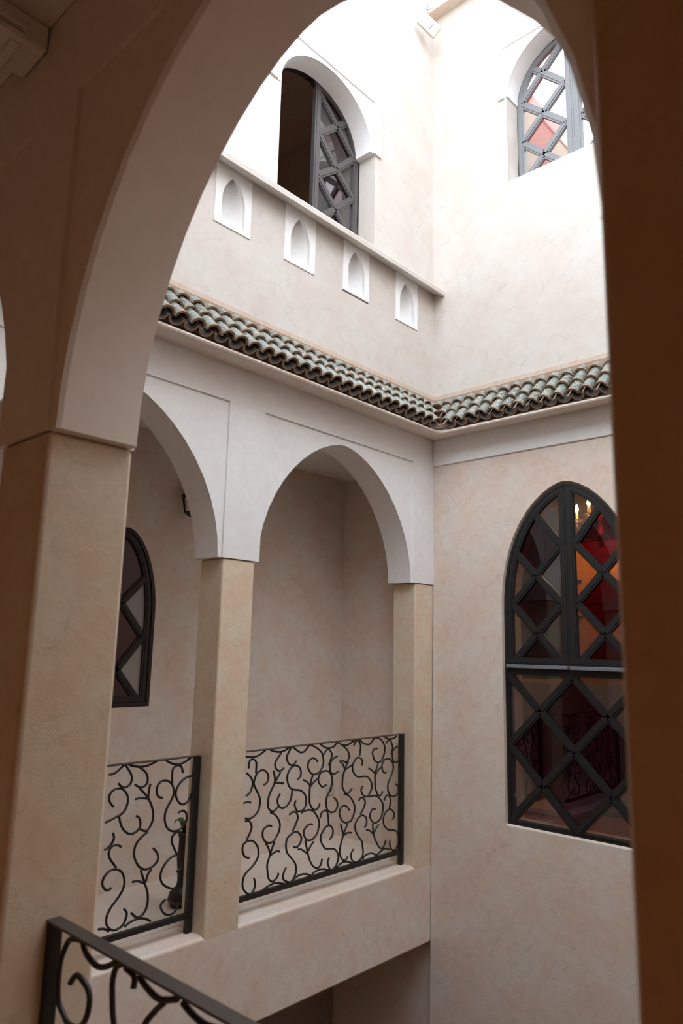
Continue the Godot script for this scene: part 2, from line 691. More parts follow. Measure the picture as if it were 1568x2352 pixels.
func tile_mesh(r0: float, r1: float, length: float, th: float, up: bool) -> ArrayMesh:
	# a half pipe running along z, its lower end at z = 0; up: crown upwards, else a channel
	var g := mb()
	var c := mb()
	var n := 8
	var s := 1.0 if up else -1.0
	for i in n:
		var a := PI * i / n
		var b := PI * (i + 1) / n
		var da := Vector3(cos(a), sin(a) * s, 0)
		var db := Vector3(cos(b), sin(b) * s, 0)
		var e := Vector3(0, 0, -length)
		quad4(g if up else c, [da * r1, db * r1, db * r0 + e, da * r0 + e], [da, db, db, da])
		quad4(c, [da * (r1 - th), db * (r1 - th), db * (r0 - th) + e, da * (r0 - th) + e], [-da, -db, -db, -da])
		quad(c, da * r1 - Vector3(0, 0, 0.001), db * r1 - Vector3(0, 0, 0.001), db * (r1 - th) - Vector3(0, 0, 0.001), da * (r1 - th) - Vector3(0, 0, 0.001), Vector3.BACK)
		quad(c, da * r0 + e, db * r0 + e, db * (r0 - th) + e, da * (r0 - th) + e, Vector3.FORWARD)
	for x in [1.0, -1.0]:
		quad(c, Vector3(x * r1, 0, 0), Vector3(x * (r1 - th), 0, 0), Vector3(x * (r0 - th), 0, -length), Vector3(x * r0, 0, -length), Vector3(0, -s, 0))
	if true:
		# the bare clay lip at the lower end
		var lip := c if up else g
		for i in n:
			var a := PI * i / n
			var b := PI * (i + 1) / n
			var da := Vector3(cos(a), sin(a) * s, 0)
			var db := Vector3(cos(b), sin(b) * s, 0)
			var e := Vector3(0, 0, -0.011)
			var k := r1 + 0.0022
			quad4(lip, [da * k, db * k, db * k + e, da * k + e], [da, db, db, da])
			quad(lip, da * k, db * k, db * (r1 - th - 0.001), da * (r1 - th - 0.001), Vector3(0, 0, 1))
			quad(lip, da * k + e, db * k + e, db * (r1 - 0.002) + e, da * (r1 - 0.002) + e, Vector3.FORWARD)
	var m: ArrayMesh = g.commit()
	c.commit(m)
	return m


func eave(label: String, at: Vector3, u: Vector3, n: Vector3, first: float, count: int, total: int, sign_: float) -> void:
	# at the wall line; tiles stand every 10 cm along u from first, in three courses down a 50 degree slope
	var o := frame("tiled_eave", label, "roof eave", at, u, n)
	var bed := mb()
	var u0 := 0.0
	var u1 := first + sign_ * (total * 0.1 + 0.08)
	extrude_x(bed, PackedVector2Array([Vector2(0.0, 3.33), Vector2(0.0, 3.668), Vector2(0.016, 3.660), Vector2(0.036, 3.618), Vector2(0.022, 3.535), Vector2(0.165, 3.362), Vector2(0.15, 3.335)]), minf(u0, u1), maxf(u0, u1), 1.0 if sign_ > 0.0 else 0.0, -1.0 if sign_ < 0.0 else 0.0)
	# extrude_x sweeps along x with (out, up) in (z, y)
	obj("mortar_bed", bed, M.mortar, o)
	var d := Vector3(0, -0.768, 0.64)
	var nn := Vector3(0, 0.64, 0.768)
	var covers := []
	var pans := []
	for v in 3:
		covers.append(tile_mesh(0.034 + 0.001 * v, 0.0455, 0.150, 0.010, true))
		pans.append(tile_mesh(0.043, 0.045, 0.155, 0.008, false))
	# the top course is cut short where it meets the wall
	var cut_cover := tile_mesh(0.041, 0.0455, 0.06, 0.010, true)
	var cut_pan := tile_mesh(0.044, 0.045, 0.06, 0.008, false)
	for i in count + 1:
		for kind in 2:
			for k in 3:
				var s := 0.283 - 0.125 * k
				var x := first + sign_ * (i * 0.1 + (0.05 if kind == 1 else 0.0)) - (sign_ * 0.2 if kind == 0 and i == 0 and k < 0 else 0.0)
				var out := 0.03 + 0.64 * s
				if absf(x) < out - 0.02 or (i == count and kind == 1):
					continue
				place_tile(o, (cut_cover if kind == 0 else cut_pan) if k == 2 else (covers[rng.randi() % 3] if kind == 0 else pans[rng.randi() % 3]), x, s, k, kind, d, nn)
	# the tiles beyond the photograph's frame, joined
	for kind in 2:
		for short in 2:
			var mesh: ArrayMesh = ([covers[0], cut_cover] if kind == 0 else [pans[0], cut_pan])[short]
			mesh = mesh.duplicate()
			mesh.surface_set_material(0, M.glaze_0 if kind == 0 else M.clay)
			mesh.surface_set_material(1, M.clay if kind == 0 else M.clay_dark)
			var mm := MultiMesh.new()
			mm.transform_format = MultiMesh.TRANSFORM_3D
			mm.mesh = mesh
			var each := 1 if short else 2
			mm.instance_count = (total - count) * each
			for i in total - count:
				for k in each:
					mm.set_instance_transform(i * each + k, tile_at(first + sign_ * ((count + 1 + i) * 0.1 - 0.05 * kind), 0.283 - 0.125 * (k + 2 * short), kind, d, nn))
			var rest := MultiMeshInstance3D.new()
			rest.name = "roof_tiles"
			rest.multimesh = mm
			rest.set_meta("kind", "stuff")
			o.add_child(rest, true)
	# short tiles run into the valley at the corner
	for k in [1, 2]:
		place_tile(o, covers[0] if k == 1 else cut_cover, first - sign_ * 0.1, 0.283 - 0.125 * k, k, 0, d, nn)
		place_tile(o, pans[0] if k == 1 else cut_pan, first - sign_ * 0.05, 0.283 - 0.125 * k, k, 1, d, nn)
	place_tile(o, cut_cover, first - sign_ * 0.19, 0.03, 2, 0, d, nn)


func place_tile(o: Node3D, m: ArrayMesh, x: float, s: float, k: int, kind: int, d: Vector3, nn: Vector3) -> void:
	var t := MeshInstance3D.new()
	t.name = "roof_tile"
	t.mesh = m
	var g := rng.randi() % 3
	t.set_surface_override_material(0, M["glaze_%d" % g] if kind == 0 else M.clay)
	t.set_surface_override_material(1, M.clay if kind == 0 else M.clay_dark)
	t.transform = tile_at(x, s, kind, d, nn)
	o.add_child(t, true)


func tile_at(x: float, s: float, kind: int, d: Vector3, nn: Vector3) -> Transform3D:
	var b := Basis(Vector3.RIGHT, nn, d)
	b = b * Basis.from_euler(Vector3(-0.075 + rng.randf_range(-0.02, 0.02), rng.randf_range(-0.035, 0.035), rng.randf_range(-0.05, 0.05)))
	var p := Vector3(x + rng.randf_range(-0.004, 0.004), 3.564, 0.03) + d * (s + rng.randf_range(-0.005, 0.005)) + nn * (0.000 if kind == 0 else 0.010)
	if kind == 1:
		p += d * 0.026
	return Transform3D(b, p)


func cornice(called: String, label: String, at: Vector3, u: Vector3, n: Vector3, u0: float, u1: float, m0: float, m1: float) -> void:
	var o := frame(called, label, "", at, u, n, "structure")
	var st := mb()
	extrude_x(st, PackedVector2Array([Vector2(-0.02, 3.302), Vector2(0.07, 3.284), Vector2(0.185, 3.268), Vector2(0.200, 3.272), Vector2(0.206, 3.281), Vector2(0.200, 3.293), Vector2(0.15, 3.325), Vector2(-0.02, 3.40)]), u0, u1, m0, m1)
	obj("moulding", st, M.tadelakt, o)


func niche(label: String, x0: float, x1: float, y0: float, y1: float) -> void:
	var c := (x0 + x1) * 0.5
	var o := frame("wall_niche", label, "niche", Vector3(c, 0, 0), Vector3.RIGHT, Vector3.BACK)
	o.set_meta("group", "white niches under the ledge")
	var w := (x1 - x0) * 0.5
	var top := arch(0.0, 0.084, 0.084, y0 + 0.20, y0 + 0.352, 1.45, 0.8, 7)
	var vb := y0 + 0.035
	var st := mb()
	slab(st, -w, w, y0, y1, [[top, vb]], 0.03, 0.004, false)
	obj("surround", st, M.whitewash, o, Vector3(0, 0, 0.006))
	# rounded hollow behind the opening
	var h := mb()
	var rows := 12
	var cols := 10
	var grid := []
	for i in rows + 1:
		var v := lerpf(vb, y0 + 0.352, float(i) / rows)
		var half := 0.084
		if v > y0 + 0.20:
			var s := (v - y0 - 0.20) / 0.152
			half = 0.084 * pow(maxf(1.0 - pow(s, 1.45), 0.0), 0.8)
		var row := []
		for j in cols + 1:
			var a := PI * j / cols
			row.append(Vector3(-cos(a) * half, v, -0.02 - 0.075 * pow(sin(a), 0.55) * (0.35 + 0.65 * half / 0.084)))
		grid.append(row)
	for i in rows:
		for j in cols:
			var p := [grid[i][j], grid[i][j + 1], grid[i + 1][j + 1], grid[i + 1][j]]
			var ns := []
			for q in p:
				ns.append(Vector3(-q.x * 9.0, 0.0, 0.6).normalized())
			quad4(h, p, ns)
	for j in cols:
		tri(h, Vector3(0, vb, -0.02), grid[0][j], grid[0][j + 1], Vector3.UP, Vector3.UP, Vector3.UP)
	obj("hollow", h, M.whitewash, o, Vector3(0, 0, 0.006))


# ---------------------------------------------------------------- wrought iron
var rail_node: Node3D


func c(mm: Array) -> void:
	# one bent bar through points given in millimetres along the rail and up
	var pts := []
	for i in range(0, mm.size(), 2):
		pts.append(Vector3(mm[i] * 0.001, mm[i + 1] * 0.001, rng.randf_range(-0.003, 0.003)))
	var st := mb()
	tube(st, spline(pts, 4), 0.006, 0.006, 8)
	obj("scroll", st, M.iron, rail_node)


func rails(u0: float, u1: float, y0: float, y1: float, foot: float, post_left: bool, post_right: bool, pw := 0.03, grow := 0.0) -> void:
	var w := 0.0175
	obj("top_rail", bx(u0, u1, y1 - 0.006, y1, -w, w, 0.002), M.rail_top, rail_node)
	obj("bottom_rail", bx(u0, u1, y0, y0 + 0.028, -0.0125, 0.0125, 0.002), M.iron, rail_node)
	if post_left:
		obj("post", bx(u0, u0 + pw + grow, foot, y1 - 0.008, -0.015, 0.015, 0.002), M.iron, rail_node)
	if post_right:
		obj("post", bx(u1 - pw, u1, foot, y1 - 0.008, -0.015, 0.015, 0.002), M.iron, rail_node)


func _ready() -> void:
	rng.seed = 20
	# ------------------------------------------------------------ camera, sky, exposure
	var cam := Camera3D.new()
	cam.name = "camera"
	cam.fov = 70.0106
	cam.near = 0.05
	cam.far = 200.0
	cam.transform = Transform3D(Basis(Vector3(0.675677, 0.022128, 0.736866), Vector3(-0.149577, 0.982873, 0.107640), -Vector3(0.721864, 0.182948, -0.667415)), Vector3(-4.634491, 1.656687, 3.300000))
	var lens := CameraAttributesPhysical.new()
	lens.frustum_focal_length = 17.1328
	lens.frustum_near = 0.05
	lens.frustum_far = 200.0
	lens.frustum_focus_distance = 5.3
	lens.exposure_aperture = 2.6
	cam.attributes = lens
	add_child(cam)
	cam.current = true
	var we := WorldEnvironment.new()
	we.name = "environment"
	var env := Environment.new()
	env.background_mode = Environment.BG_SKY
	var sky := Sky.new()
	var sm := ProceduralSkyMaterial.new()
	sm.sky_top_color = Color(0.925, 0.96, 1.0)
	sm.sky_horizon_color = Color(0.95, 0.975, 1.0)
	sm.ground_horizon_color = Color(0.75, 0.70, 0.66)
	sm.ground_bottom_color = Color(0.6, 0.54, 0.5)
	sm.sky_energy_multiplier = 1.0
	sky.sky_material = sm
	env.sky = sky
	env.tonemap_mode = Environment.TONE_MAPPER_LINEAR
	env.tonemap_exposure = 5.45
	env.sdfgi_enabled = true
	env.ssao_enabled = true
	env.ssil_enabled = true
	we.environment = env
	add_child(we)
	materials()
	setting()
	arcades()
	windows()
	eaves()
	railings()
	small_things()
	room_things()


func setting() -> void:
	var X := Vector3.RIGHT
	var Z := Vector3.BACK
	# upper wall over the far arcade, with the arched window and four niches; it runs on behind the right wall
	var st := mb()
	var holes := [[[Vector2(-1.756, 5.60), Vector2(-1.755, 5.955), Vector2(-0.778, 5.955), Vector2(-0.777, 5.60)], 4.612]]
	for x in [-2.113, -1.538, -0.967, -0.367]:
		holes.append([[Vector2(x - 0.135, 4.3), Vector2(x - 0.134, 4.555), Vector2(x + 0.134, 4.555), Vector2(x + 0.135, 4.3)], 4.165])
	slab(st, -5.2, 5.0, 3.30, 7.5, holes, 0.25, 0.006)
	struct("wall_left", "pale pink plaster upper wall above the tiled eave, with an arched window and four white niches", st, M.tadelakt_upper)
	# right wall, lower and upper storey
	var o := frame("wall_right", "pink plaster wall of the right side with the tall black lattice window", "", Vector3.ZERO, Z, -X, "structure")
	st = mb()
	slab(st, -1.2, 5.7, -3.0, 3.30, [[arch(1.09, 0.488, 0.488, 1.93, 2.812, 2.3, 0.62), 0.515]], 0.26, 0.012)
	obj("plaster", st, M.tadelakt, o)
	# the corner is filled out a little towards its foot
	st = mb()
	for k in 6:
		var a := k / 6.0
		var b := (k + 1) / 6.0
		var pa := pow(1.0 - a, 2.0)
		var pb := pow(1.0 - b, 2.0)
		quad(st, Vector3(a * 0.5, 2.15, 0.001), Vector3(b * 0.5, 2.15, 0.001), Vector3(b * 0.5, -3.0, 0.001 + 0.085 * pb), Vector3(a * 0.5, -3.0, 0.001 + 0.085 * pa), Vector3.BACK)
	obj("corner_fillet", st, M.tadelakt, o)
	o = frame("wall_right", "pale sunlit plaster upper wall of the right side with an arched window", "", Vector3.ZERO, Z, -X, "structure")
	st = mb()
	slab(st, 0.0, 4.95, 3.30, 7.2, [[[Vector2(0.722, 6.1), Vector2(0.723, 6.56), Vector2(1.677, 6.56), Vector2(1.678, 6.1)], 5.285]], 0.25, 0.006)
	obj("plaster", st, M.tadelakt_upper, o)
	struct("trim_1", "pink coping along the top of the right wall", bx(-0.10, 0.32, 7.2, 7.34, 0.002, 4.718, 0.012), M.tadelakt)
	st = mb()
	extrude_x(st, PackedVector2Array([Vector2(-0.03, 4.575), Vector2(0.10, 4.512), Vector2(0.112, 4.515), Vector2(0.114, 4.55), Vector2(0.106, 4.562), Vector2(-0.03, 4.625)]), -3.66, 0.0)
	struct("trim_2", "pink plaster ledge running under the upper left window above the niches", st, M.tadelakt_upper)
	cornice("trim_3", "pink plaster cornice under the tiled eave of the left wall", Vector3.ZERO, X, Z, -3.66, 0.0, 0.0, -1.0)
	cornice("trim_4", "pink plaster cornice under the tiled eave of the right wall", Vector3.ZERO, Z, -X, 0.0, 4.718, 1.0, 0.0)
	# white band under the cornice of the right wall
	struct("trim_5", "white plaster band along the right wall below its cornice", bx(-0.014, 0.02, 3.085, 3.305, 0.004, 4.718, 0.005), M.whitewash)
	# near and camera-side walls of the court, out of view
	struct("wall_near", "pale plaster upper wall closing the near end of the court", bx(-3.65, 0.0, 3.30, 7.2, 4.72, 4.95, 0.01), M.tadelakt_upper)
	struct("wall_near", "pink plaster lower wall at the near end of the court", bx(-3.65, 0.0, -3.0, 0.163, 4.724, 4.95, 0.022), M.tadelakt_dimmed)  # out of view, toned dark to send less light under the gallery
	struct("wall_near_back", "plaster back wall of the gallery at the near end, tinted to warm its bounce light", bx(-5.4, 0.26, 0.0, 3.5, 5.6, 5.8, 0.01), M.tadelakt_bounce)
	struct("wall_front", "pale plaster upper wall above the arcade one looks through", bx(-3.89, -3.65, 3.44, 5.0, 0.0, 4.95, 0.004), M.tadelakt_upper)
	struct("wall_front", "pink plaster lower wall under the gallery one stands in", bx(-3.89, -3.66, -3.0, -0.28, 0.0, 4.95, 0.01), M.tadelakt_dimmed)  # unseen too, darkened to dim the lower court
	# the galleries
	st = mb()
	slab(st, -5.4, 0.0, 0.0, 3.50, [[arch(-2.10, 0.243, 0.243, 1.86, 2.40, 1.9, 0.55), 1.262]], 0.2, 0.006)
	var g := frame("wall_back", "pink plaster back wall of the far gallery with a small black lattice window", "", Vector3(0, 0, -0.945), X, Z, "structure")
	obj("plaster", st, M.tadelakt, g)
	struct("wall_camera", "plaster back wall of the near gallery, tinted to warm its bounce light", bx(-5.4, -5.2, 0.0, 3.5, -0.945, 5.8, 0.01), M.tadelakt_bounce)
	st = mb()
	box(st, Vector3(-3.88, 3.10, -1.1), Vector3(0.0, 3.49, -0.25))
	box(st, Vector3(-5.3, 3.385, -1.1), Vector3(-3.88, 3.5, -0.24))
	box(st, Vector3(-3.885, 3.10, 4.95), Vector3(0.0, 3.299, 5.65))
	struct("ceiling", "white plaster ceiling of the far gallery", st, M.whitewash)
	struct("ceiling", "shaded white plaster ceiling of the near gallery", bx(-5.3, -3.892, 3.385, 3.5, -0.24, 5.65, 0.001), M.whitewash)
	st = mb()
	box(st, Vector3(-5.3, -0.1, -1.1), Vector3(0.0, 0.170, -0.22))
	box(st, Vector3(-3.8, -0.1, 4.85), Vector3(0.0, 0.170, 5.65))
	struct("floor", "pale paved gallery floor", st, M.paving)
	struct("floor", "floor of the near gallery, tinted warm to colour the bounce light", bx(-5.3, -3.80, -0.1, 0.170, -0.22, 5.65, 0.004), M.bounce_paving)
	struct("trim_6", "pink plaster beam front and sill under the far arcade", bx(-3.68, 0.0, -0.375, 0.163, -0.24, -0.004, 0.022), M.tadelakt)
	struct("trim_7", "plaster sill under the near arcade", bx(-3.89, -3.655, -0.3, 0.163, 0.0, 4.9, 0.022), M.tadelakt)
	struct("trim_8", "white plaster beam crossing the near gallery ceiling", bx(-5.2, -3.89, 3.30, 3.39, 1.28, 1.44, 0.012), M.whitewash)
	st = mb()
	box(st, Vector3(-5.2, 3.285, 1.425), Vector3(-3.96, 3.305, 1.455), 0.006)
	box(st, Vector3(-5.2, 3.31, 1.43), Vector3(-3.96, 3.33, 1.462), 0.006)
	box(st, Vector3(-3.99, 3.285, 1.28), Vector3(-3.96, 3.305, 1.425), 0.006)
	struct("trim_9", "double bead moulding along the ceiling beam of the near gallery", st, M.whitewash)
	# under the far gallery
	struct("wall_lower_back", "grey painted lower back wall in the shade under the far gallery", bx(-3.7, 0.0, -3.0, -0.3, -1.2, -0.955, 0.01), M.door_grey)
	struct("door_1", "grey panelled door edge in the shade below the gallery", bx(-1.1, -0.183, -3.0, -0.75, -0.96, -0.93, 0.01), M.door_grey)
	struct("ceiling", "shaded underside of the far gallery", bx(-3.68, 0.0, -0.35, -0.1, -1.0, -0.22, 0.01), M.tadelakt)
	struct("wall_lower_side", "pink plaster wall below the near gallery corner", bx(-3.9, -3.66, -3.0, 0.0, -1.2, 0.0, 0.01), M.tadelakt)
	struct("floor", "floor of the court below, toned dark to cut the bounce light", bx(-3.9, 0.3, -3.2, -3.0, -1.2, 5.0, 0.01), M.dimming_floor)
	# dark rooms behind the upper left window and the small gallery window
	shell(Vector3(-3.0, 4.5, -2.6), Vector3(-0.1, 6.7, -0.24), M.dark_plaster, "room behind the open upper window")
	shell(Vector3(-3.2, 0.3, -2.6), Vector3(-0.8, 3.0, -1.14), M.dark_plaster, "room behind the small gallery window")
	# terrace behind the upper right window, open to the sky
	struct("floor", "terrace floor behind the upper right window", bx(0.25, 4.2, 4.3, 4.5, 0.0, 3.6, 0.01), M.paving)
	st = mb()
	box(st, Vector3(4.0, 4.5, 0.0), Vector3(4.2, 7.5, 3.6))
	box(st, Vector3(0.25, 4.5, 3.4), Vector3(4.2, 7.5, 3.6))  # unseen enclosing walls added to block skylight from the terrace
	box(st, Vector3(0.26, 4.5, 0.002), Vector3(4.0, 7.40, 0.03))  # added cladding, its darker colour stands in for shade
	struct("wall_terrace_added", "walls added round the small terrace behind the upper right window, toned dark for shade", st, M.terrace_shade_tone)
	struct("trim_10", "brown plaster coping on the terrace wall seen through the upper right window", bx(0.3, 5.0, 7.38, 7.56, -0.05, 0.05, 0.02), M.mortar)
	# lamp-lit room behind the tall lattice window
	st = mb()
	box(st, Vector3(0.27, 0.1, 3.3), Vector3(3.2, 3.5, 3.4))
	box(st, Vector3(3.1, 0.1, -1.7), Vector3(3.2, 3.5, 3.3))
	box(st, Vector3(0.1, 0.1, -1.8), Vector3(3.2, 3.5, -1.7))
	box(st, Vector3(0.02, 0.1, -1.7), Vector3(0.12, 3.5, -0.96))
	struct("wall_room", "ochre plaster walls of the lamp-lit room behind the tall window", st, M.ochre)
	struct("ceiling", "ochre ceiling of the lamp-lit room", bx(0.05, 3.2, 3.4, 3.55, -1.8, 3.4, 0.01), M.ochre)
	struct("floor", "terracotta floor of the lamp-lit room", bx(0.05, 3.2, 0.0, 0.12, -1.8, 3.4, 0.01), M.terracotta)


func shell(lo: Vector3, hi: Vector3, m: Material, what: String) -> void:
	# five sides of a closed room whose sixth side is the wall with the window
	var st := mb()
	var t := 0.1
	box(st, Vector3(lo.x - t, lo.y, lo.z - t), Vector3(hi.x + t, hi.y, lo.z))
	box(st, Vector3(lo.x - t, lo.y, lo.z), Vector3(lo.x, hi.y, hi.z))
	box(st, Vector3(hi.x, lo.y, lo.z), Vector3(hi.x + t, hi.y, hi.z))
	box(st, Vector3(lo.x - t, lo.y - t, lo.z - t), Vector3(hi.x + t, lo.y, hi.z))
	box(st, Vector3(lo.x - t, hi.y, lo.z - t), Vector3(hi.x + t, hi.y + t, hi.z))
	struct("wall_inner", "dark plaster walls of the " + what, st, m)


func arcades() -> void:
	var X := Vector3.RIGHT
	var Z := Vector3.BACK
	# far arcade
	white_arch("arcade_arch", "white plaster pointed arch of the far arcade beside the right wall, complete in view", Vector3(0, 0, -0.012), X, Z, -1.931, 0.0, 2.150, 3.305, arch(-1.030, 0.744, 0.745, 2.150, 3.024), 0.215, [-1.776, -0.2555, 3.079])
	white_arch("arcade_arch", "white plaster pointed arch of the far arcade half hidden behind the nearest pillar", Vector3(0, 0, -0.012), X, Z, -3.66, -1.931, 2.150, 3.305, arch(-2.833, 0.745, 0.745, 2.150, 3.024), 0.215, [-3.58, -2.053, 3.079])
	tag(obj("pillar", bx(-2.043, -1.800, 0.12, 2.152, -0.222, -0.006, 0.014), M.tadelakt_pillar), "square beige plaster pillar between the two arches of the far arcade", "pillar")
	tag(obj("pillar", bx(-0.228, 0.0, 0.12, 2.152, -0.222, -0.006, 0.014), M.tadelakt_pillar), "beige plaster half pillar in the corner against the right wall", "pillar")
	tag(obj("pillar", bx(-3.70, -3.60, 0.12, 2.152, -0.222, -0.006, 0.014), M.tadelakt_pillar), "beige plaster pillar at the hidden end of the far arcade", "pillar")
	# near arcade, looked through
	var core := Vector3(-3.878, 0, 0)
	white_arch("arcade_arch", "big shaded plaster arch in the foreground that frames the whole view", core, Z, -X, 1.533, 3.155, 2.150, 3.445, arch(2.302, 0.612, 0.692, 2.150, 3.022), 0.216, [1.648, 3.03, 3.075], true, "whitewash_shade_tint")
	white_arch("arcade_arch", "shaded plaster arch at the far left edge opening onto a bright wall", core, Z, -X, -0.10, 1.533, 2.150, 3.445, arch(0.710, 0.668, 0.668, 2.150, 3.022), 0.216, [0.03, 1.385, 3.075], true, "whitewash_shade_tint")
	white_arch("arcade_arch", "shaded plaster arch of the near arcade behind the viewer's right", core, Z, -X, 3.155, 4.95, 2.150, 3.445, arch(3.99, 0.66, 0.66, 2.150, 3.022), 0.216, [3.29, 4.70, 3.075], true, "whitewash_shade_tint")
	white_arch("arcade_arch", "white plaster arch at the near end of the court, first from the right wall", Vector3(0, 0, 4.732), -X, -Z, 0.0, 1.931, 2.150, 3.305, arch(1.030, 0.744, 0.745, 2.150, 3.024), 0.215, [0.25, 1.776, 3.079])
	white_arch("arcade_arch", "white plaster arch at the near end of the court, second from the right wall", Vector3(0, 0, 4.732), -X, -Z, 1.931, 3.66, 2.150, 3.305, arch(2.833, 0.745, 0.745, 2.150, 3.024), 0.215, [2.05, 3.58, 3.079])
	tag(obj("pillar", bx(-2.043, -1.800, 0.12, 2.152, 4.726, 4.94, 0.014), M.tadelakt_pillar), "square beige plaster pillar between the arches at the near end of the court", "pillar")
	tag(obj("pillar", bx(-3.886, -3.655, 0.12, 2.152, 1.405, 1.660, 0.014), M.tadelakt_pillar), "broad beige plaster pillar in the left foreground", "pillar")
	# the right pier, a pilaster that runs up past the springing of the arch
	var st := mb()
	box(st, Vector3(-3.886, 0.12, 3.008), Vector3(-3.655, 2.152, 3.31), 0.014)
	box(st, Vector3(-3.905, 0.12, 3.004), Vector3(-3.870, 3.39, 3.31), 0.008)
	tag(obj("pillar", st, M.tadelakt_dimmed), "dark out-of-focus plaster pier at the right edge of the picture", "pillar")  # pier dimness is painted into its plaster colour


func half(outline: PackedVector2Array, u0: float, u1: float, v0: float, v1: float) -> PackedVector2Array:
	var best := PackedVector2Array()
	for q in Geometry2D.intersect_polygons(outline, PackedVector2Array([Vector2(u0, v0), Vector2(u1, v0), Vector2(u1, v1), Vector2(u0, v1)])):
		if best.is_empty() or area(q) > area(best):
			best = q
	return best


func surround(o: Node3D, outline: PackedVector2Array, w: float, z0: float, z1: float, m: Material) -> void:
	var st := mb()
	var cx := middle(outline).x
	for inner in Geometry2D.offset_polygon(outline, -w, Geometry2D.JOIN_MITER):
		for s in [-1, 1]:
			var side := PackedVector2Array([Vector2(cx, -50), Vector2(cx + s * 50, -50), Vector2(cx + s * 50, 50), Vector2(cx, 50)])
			for q in Geometry2D.intersect_polygons(outline, side):
				for r in Geometry2D.clip_polygons(q, inner):
					prism(st, r, z0, z1)
	obj("window_frame", st, m, o)


func windows() -> void:
	var X := Vector3.RIGHT
	var Z := Vector3.BACK
	# tall window of the right wall: two arched leaves over a fixed light
	var o := frame("window_1", "tall black arched lattice window with red and clear panes in the right wall", "", Vector3.ZERO, Z, -X, "structure")
	var outline := poly_of(arch(1.09, 0.490, 0.490, 1.93, 2.815, 2.3, 0.62, 16), 0.513)
	surround(o, outline, 0.022, -0.10, -0.012, M.black_paint)
	var inner: PackedVector2Array = Geometry2D.offset_polygon(outline, -0.016, Geometry2D.JOIN_MITER)[0]
	var mids := [1.785, 2.182, 2.62]
	var sides := [1.585, 1.985, 2.385]
	for s in [-1, 1]:
		var uc: float = 1.09 + s * 0.238
		var lf := half(inner, 1.0895 if s > 0 else 0.0, 5.0 if s > 0 else 1.0875, 1.572, 9.0)
		var bars := lattice(uc, 0.186, mids, sides)
		leaf(o, "leaf", lf, 0.05, bars, 0.05, M.black_paint, func(p): return "red_pane" if absf(p.x - uc) < 0.075 and p.y < 2.5 else "clear_pane", -0.016)
		obj("drip_strip", bx(1.09 + s * 0.008, 1.09 + s * 0.462, 1.548, 1.572, -0.02, 0.022, 0.003), M.drip_metal, o)
	obj("transom", bx(0.606, 1.574, 1.505, 1.548, -0.09, -0.02, 0.004), M.black_paint, o)
	var low := []
	for q in [[0.62, 1.505, 1.09, 1.03], [1.09, 1.505, 0.62, 1.03], [1.09, 1.505, 1.56, 1.03], [1.56, 1.505, 1.09, 1.03], [0.62, 1.03, 1.09, 0.54], [1.09, 1.03, 0.62, 0.54], [1.09, 1.03, 1.56, 0.54], [1.56, 1.03, 1.09, 0.54]]:
		low.append([Vector2(q[0], q[1]), Vector2(q[2], q[3])])
	leaf(o, "fixed_light", PackedVector2Array([Vector2(0.609, 0.520), Vector2(0.609, 1.525), Vector2(1.571, 1.525), Vector2(1.571, 0.520)]), 0.022, low, 0.052, M.black_paint,
		func(p): return "red_pane" if minf(minf(p.distance_to(Vector2(1.09, 1.27)), p.distance_to(Vector2(1.09, 0.79))), minf(p.distance_to(Vector2(0.86, 1.03)), p.distance_to(Vector2(1.325, 1.03)))) < 0.09 else "clear_pane", -0.016)
	# upper window of the left wall: left leaf swung open inwards
	white_arch("window_hood", "white plaster arched hood round the half-open upper left window", Vector3(0, 0, 0.004), X, Z, -1.90, -0.706, 5.425, 5.985, arch(-1.300, 0.466, 0.466, 5.425, 5.828, 2.0, 0.5), 0.16, [-1.80, -0.803, 5.868])
	o = frame("window_2", "grey arched lattice window of the upper left wall with its left leaf open", "", Vector3.ZERO, X, Z, "structure")
	outline = poly_of(arch(-1.283, 0.508, 0.508, 5.45, 5.872, 2.0, 0.5, 16), 4.618)
	surround(o, outline, 0.02, -0.215, -0.155, M.black_paint)
	inner = Geometry2D.offset_polygon(outline, -0.012, Geometry2D.JOIN_MITER)[0]
	var um := [4.53, 4.90, 5.236, 5.602]
	var us := [4.72, 5.085, 5.43, 5.77]
	leaf(o, "leaf", half(inner, -1.283, 0.0, 4.625, 9.0), 0.058, lattice(-1.036, 0.194, um, us), 0.056, M.grey_paint_shaded, func(p): return "dusky_pane" if absf(p.x + 1.036) < 0.075 else "clear_pane", -0.155)
	var swung := leaf(o, "leaf", half(inner, -5.0, -1.285, 4.625, 9.0), 0.058, lattice(-1.53, 0.194, um, us), 0.056, M.grey_paint_shaded, func(p): return "dusky_pane" if absf(p.x + 1.53) < 0.075 else "clear_pane", -0.155)
	swung.transform = Transform3D(Basis(Vector3.UP, deg_to_rad(95)), Vector3.ZERO)
	swung.position = Vector3(-1.775, 0, -0.19) - swung.basis * Vector3(-1.775, 0, -0.19)
	obj("window_catch", bx(-1.31, -1.285, 5.80, 5.835, -0.19, -0.15, 0.004), M.black_paint, o)
	# upper window of the right wall
	white_arch("window_hood", "white plaster arched hood round the upper right window, washed out by the light", Vector3(-0.004, 0, 0), Z, -X, 0.642, 1.758, 6.03, 6.60, arch(1.20, 0.468, 0.468, 6.03, 6.477, 2.0, 0.5), 0.16, [0.70, 1.70, 6.487])
	o = frame("window_3", "pale grey arched lattice window of the upper right wall with rose panes", "", Vector3.ZERO, Z, -X, "structure")
	outline = poly_of(arch(1.20, 0.492, 0.492, 6.05, 6.50, 2.0, 0.5, 16), 5.275)
	surround(o, outline, 0.02, -0.215, -0.155, M.grey_paint)
	inner = Geometry2D.offset_polygon(outline, -0.012, Geometry2D.JOIN_MITER)[0]
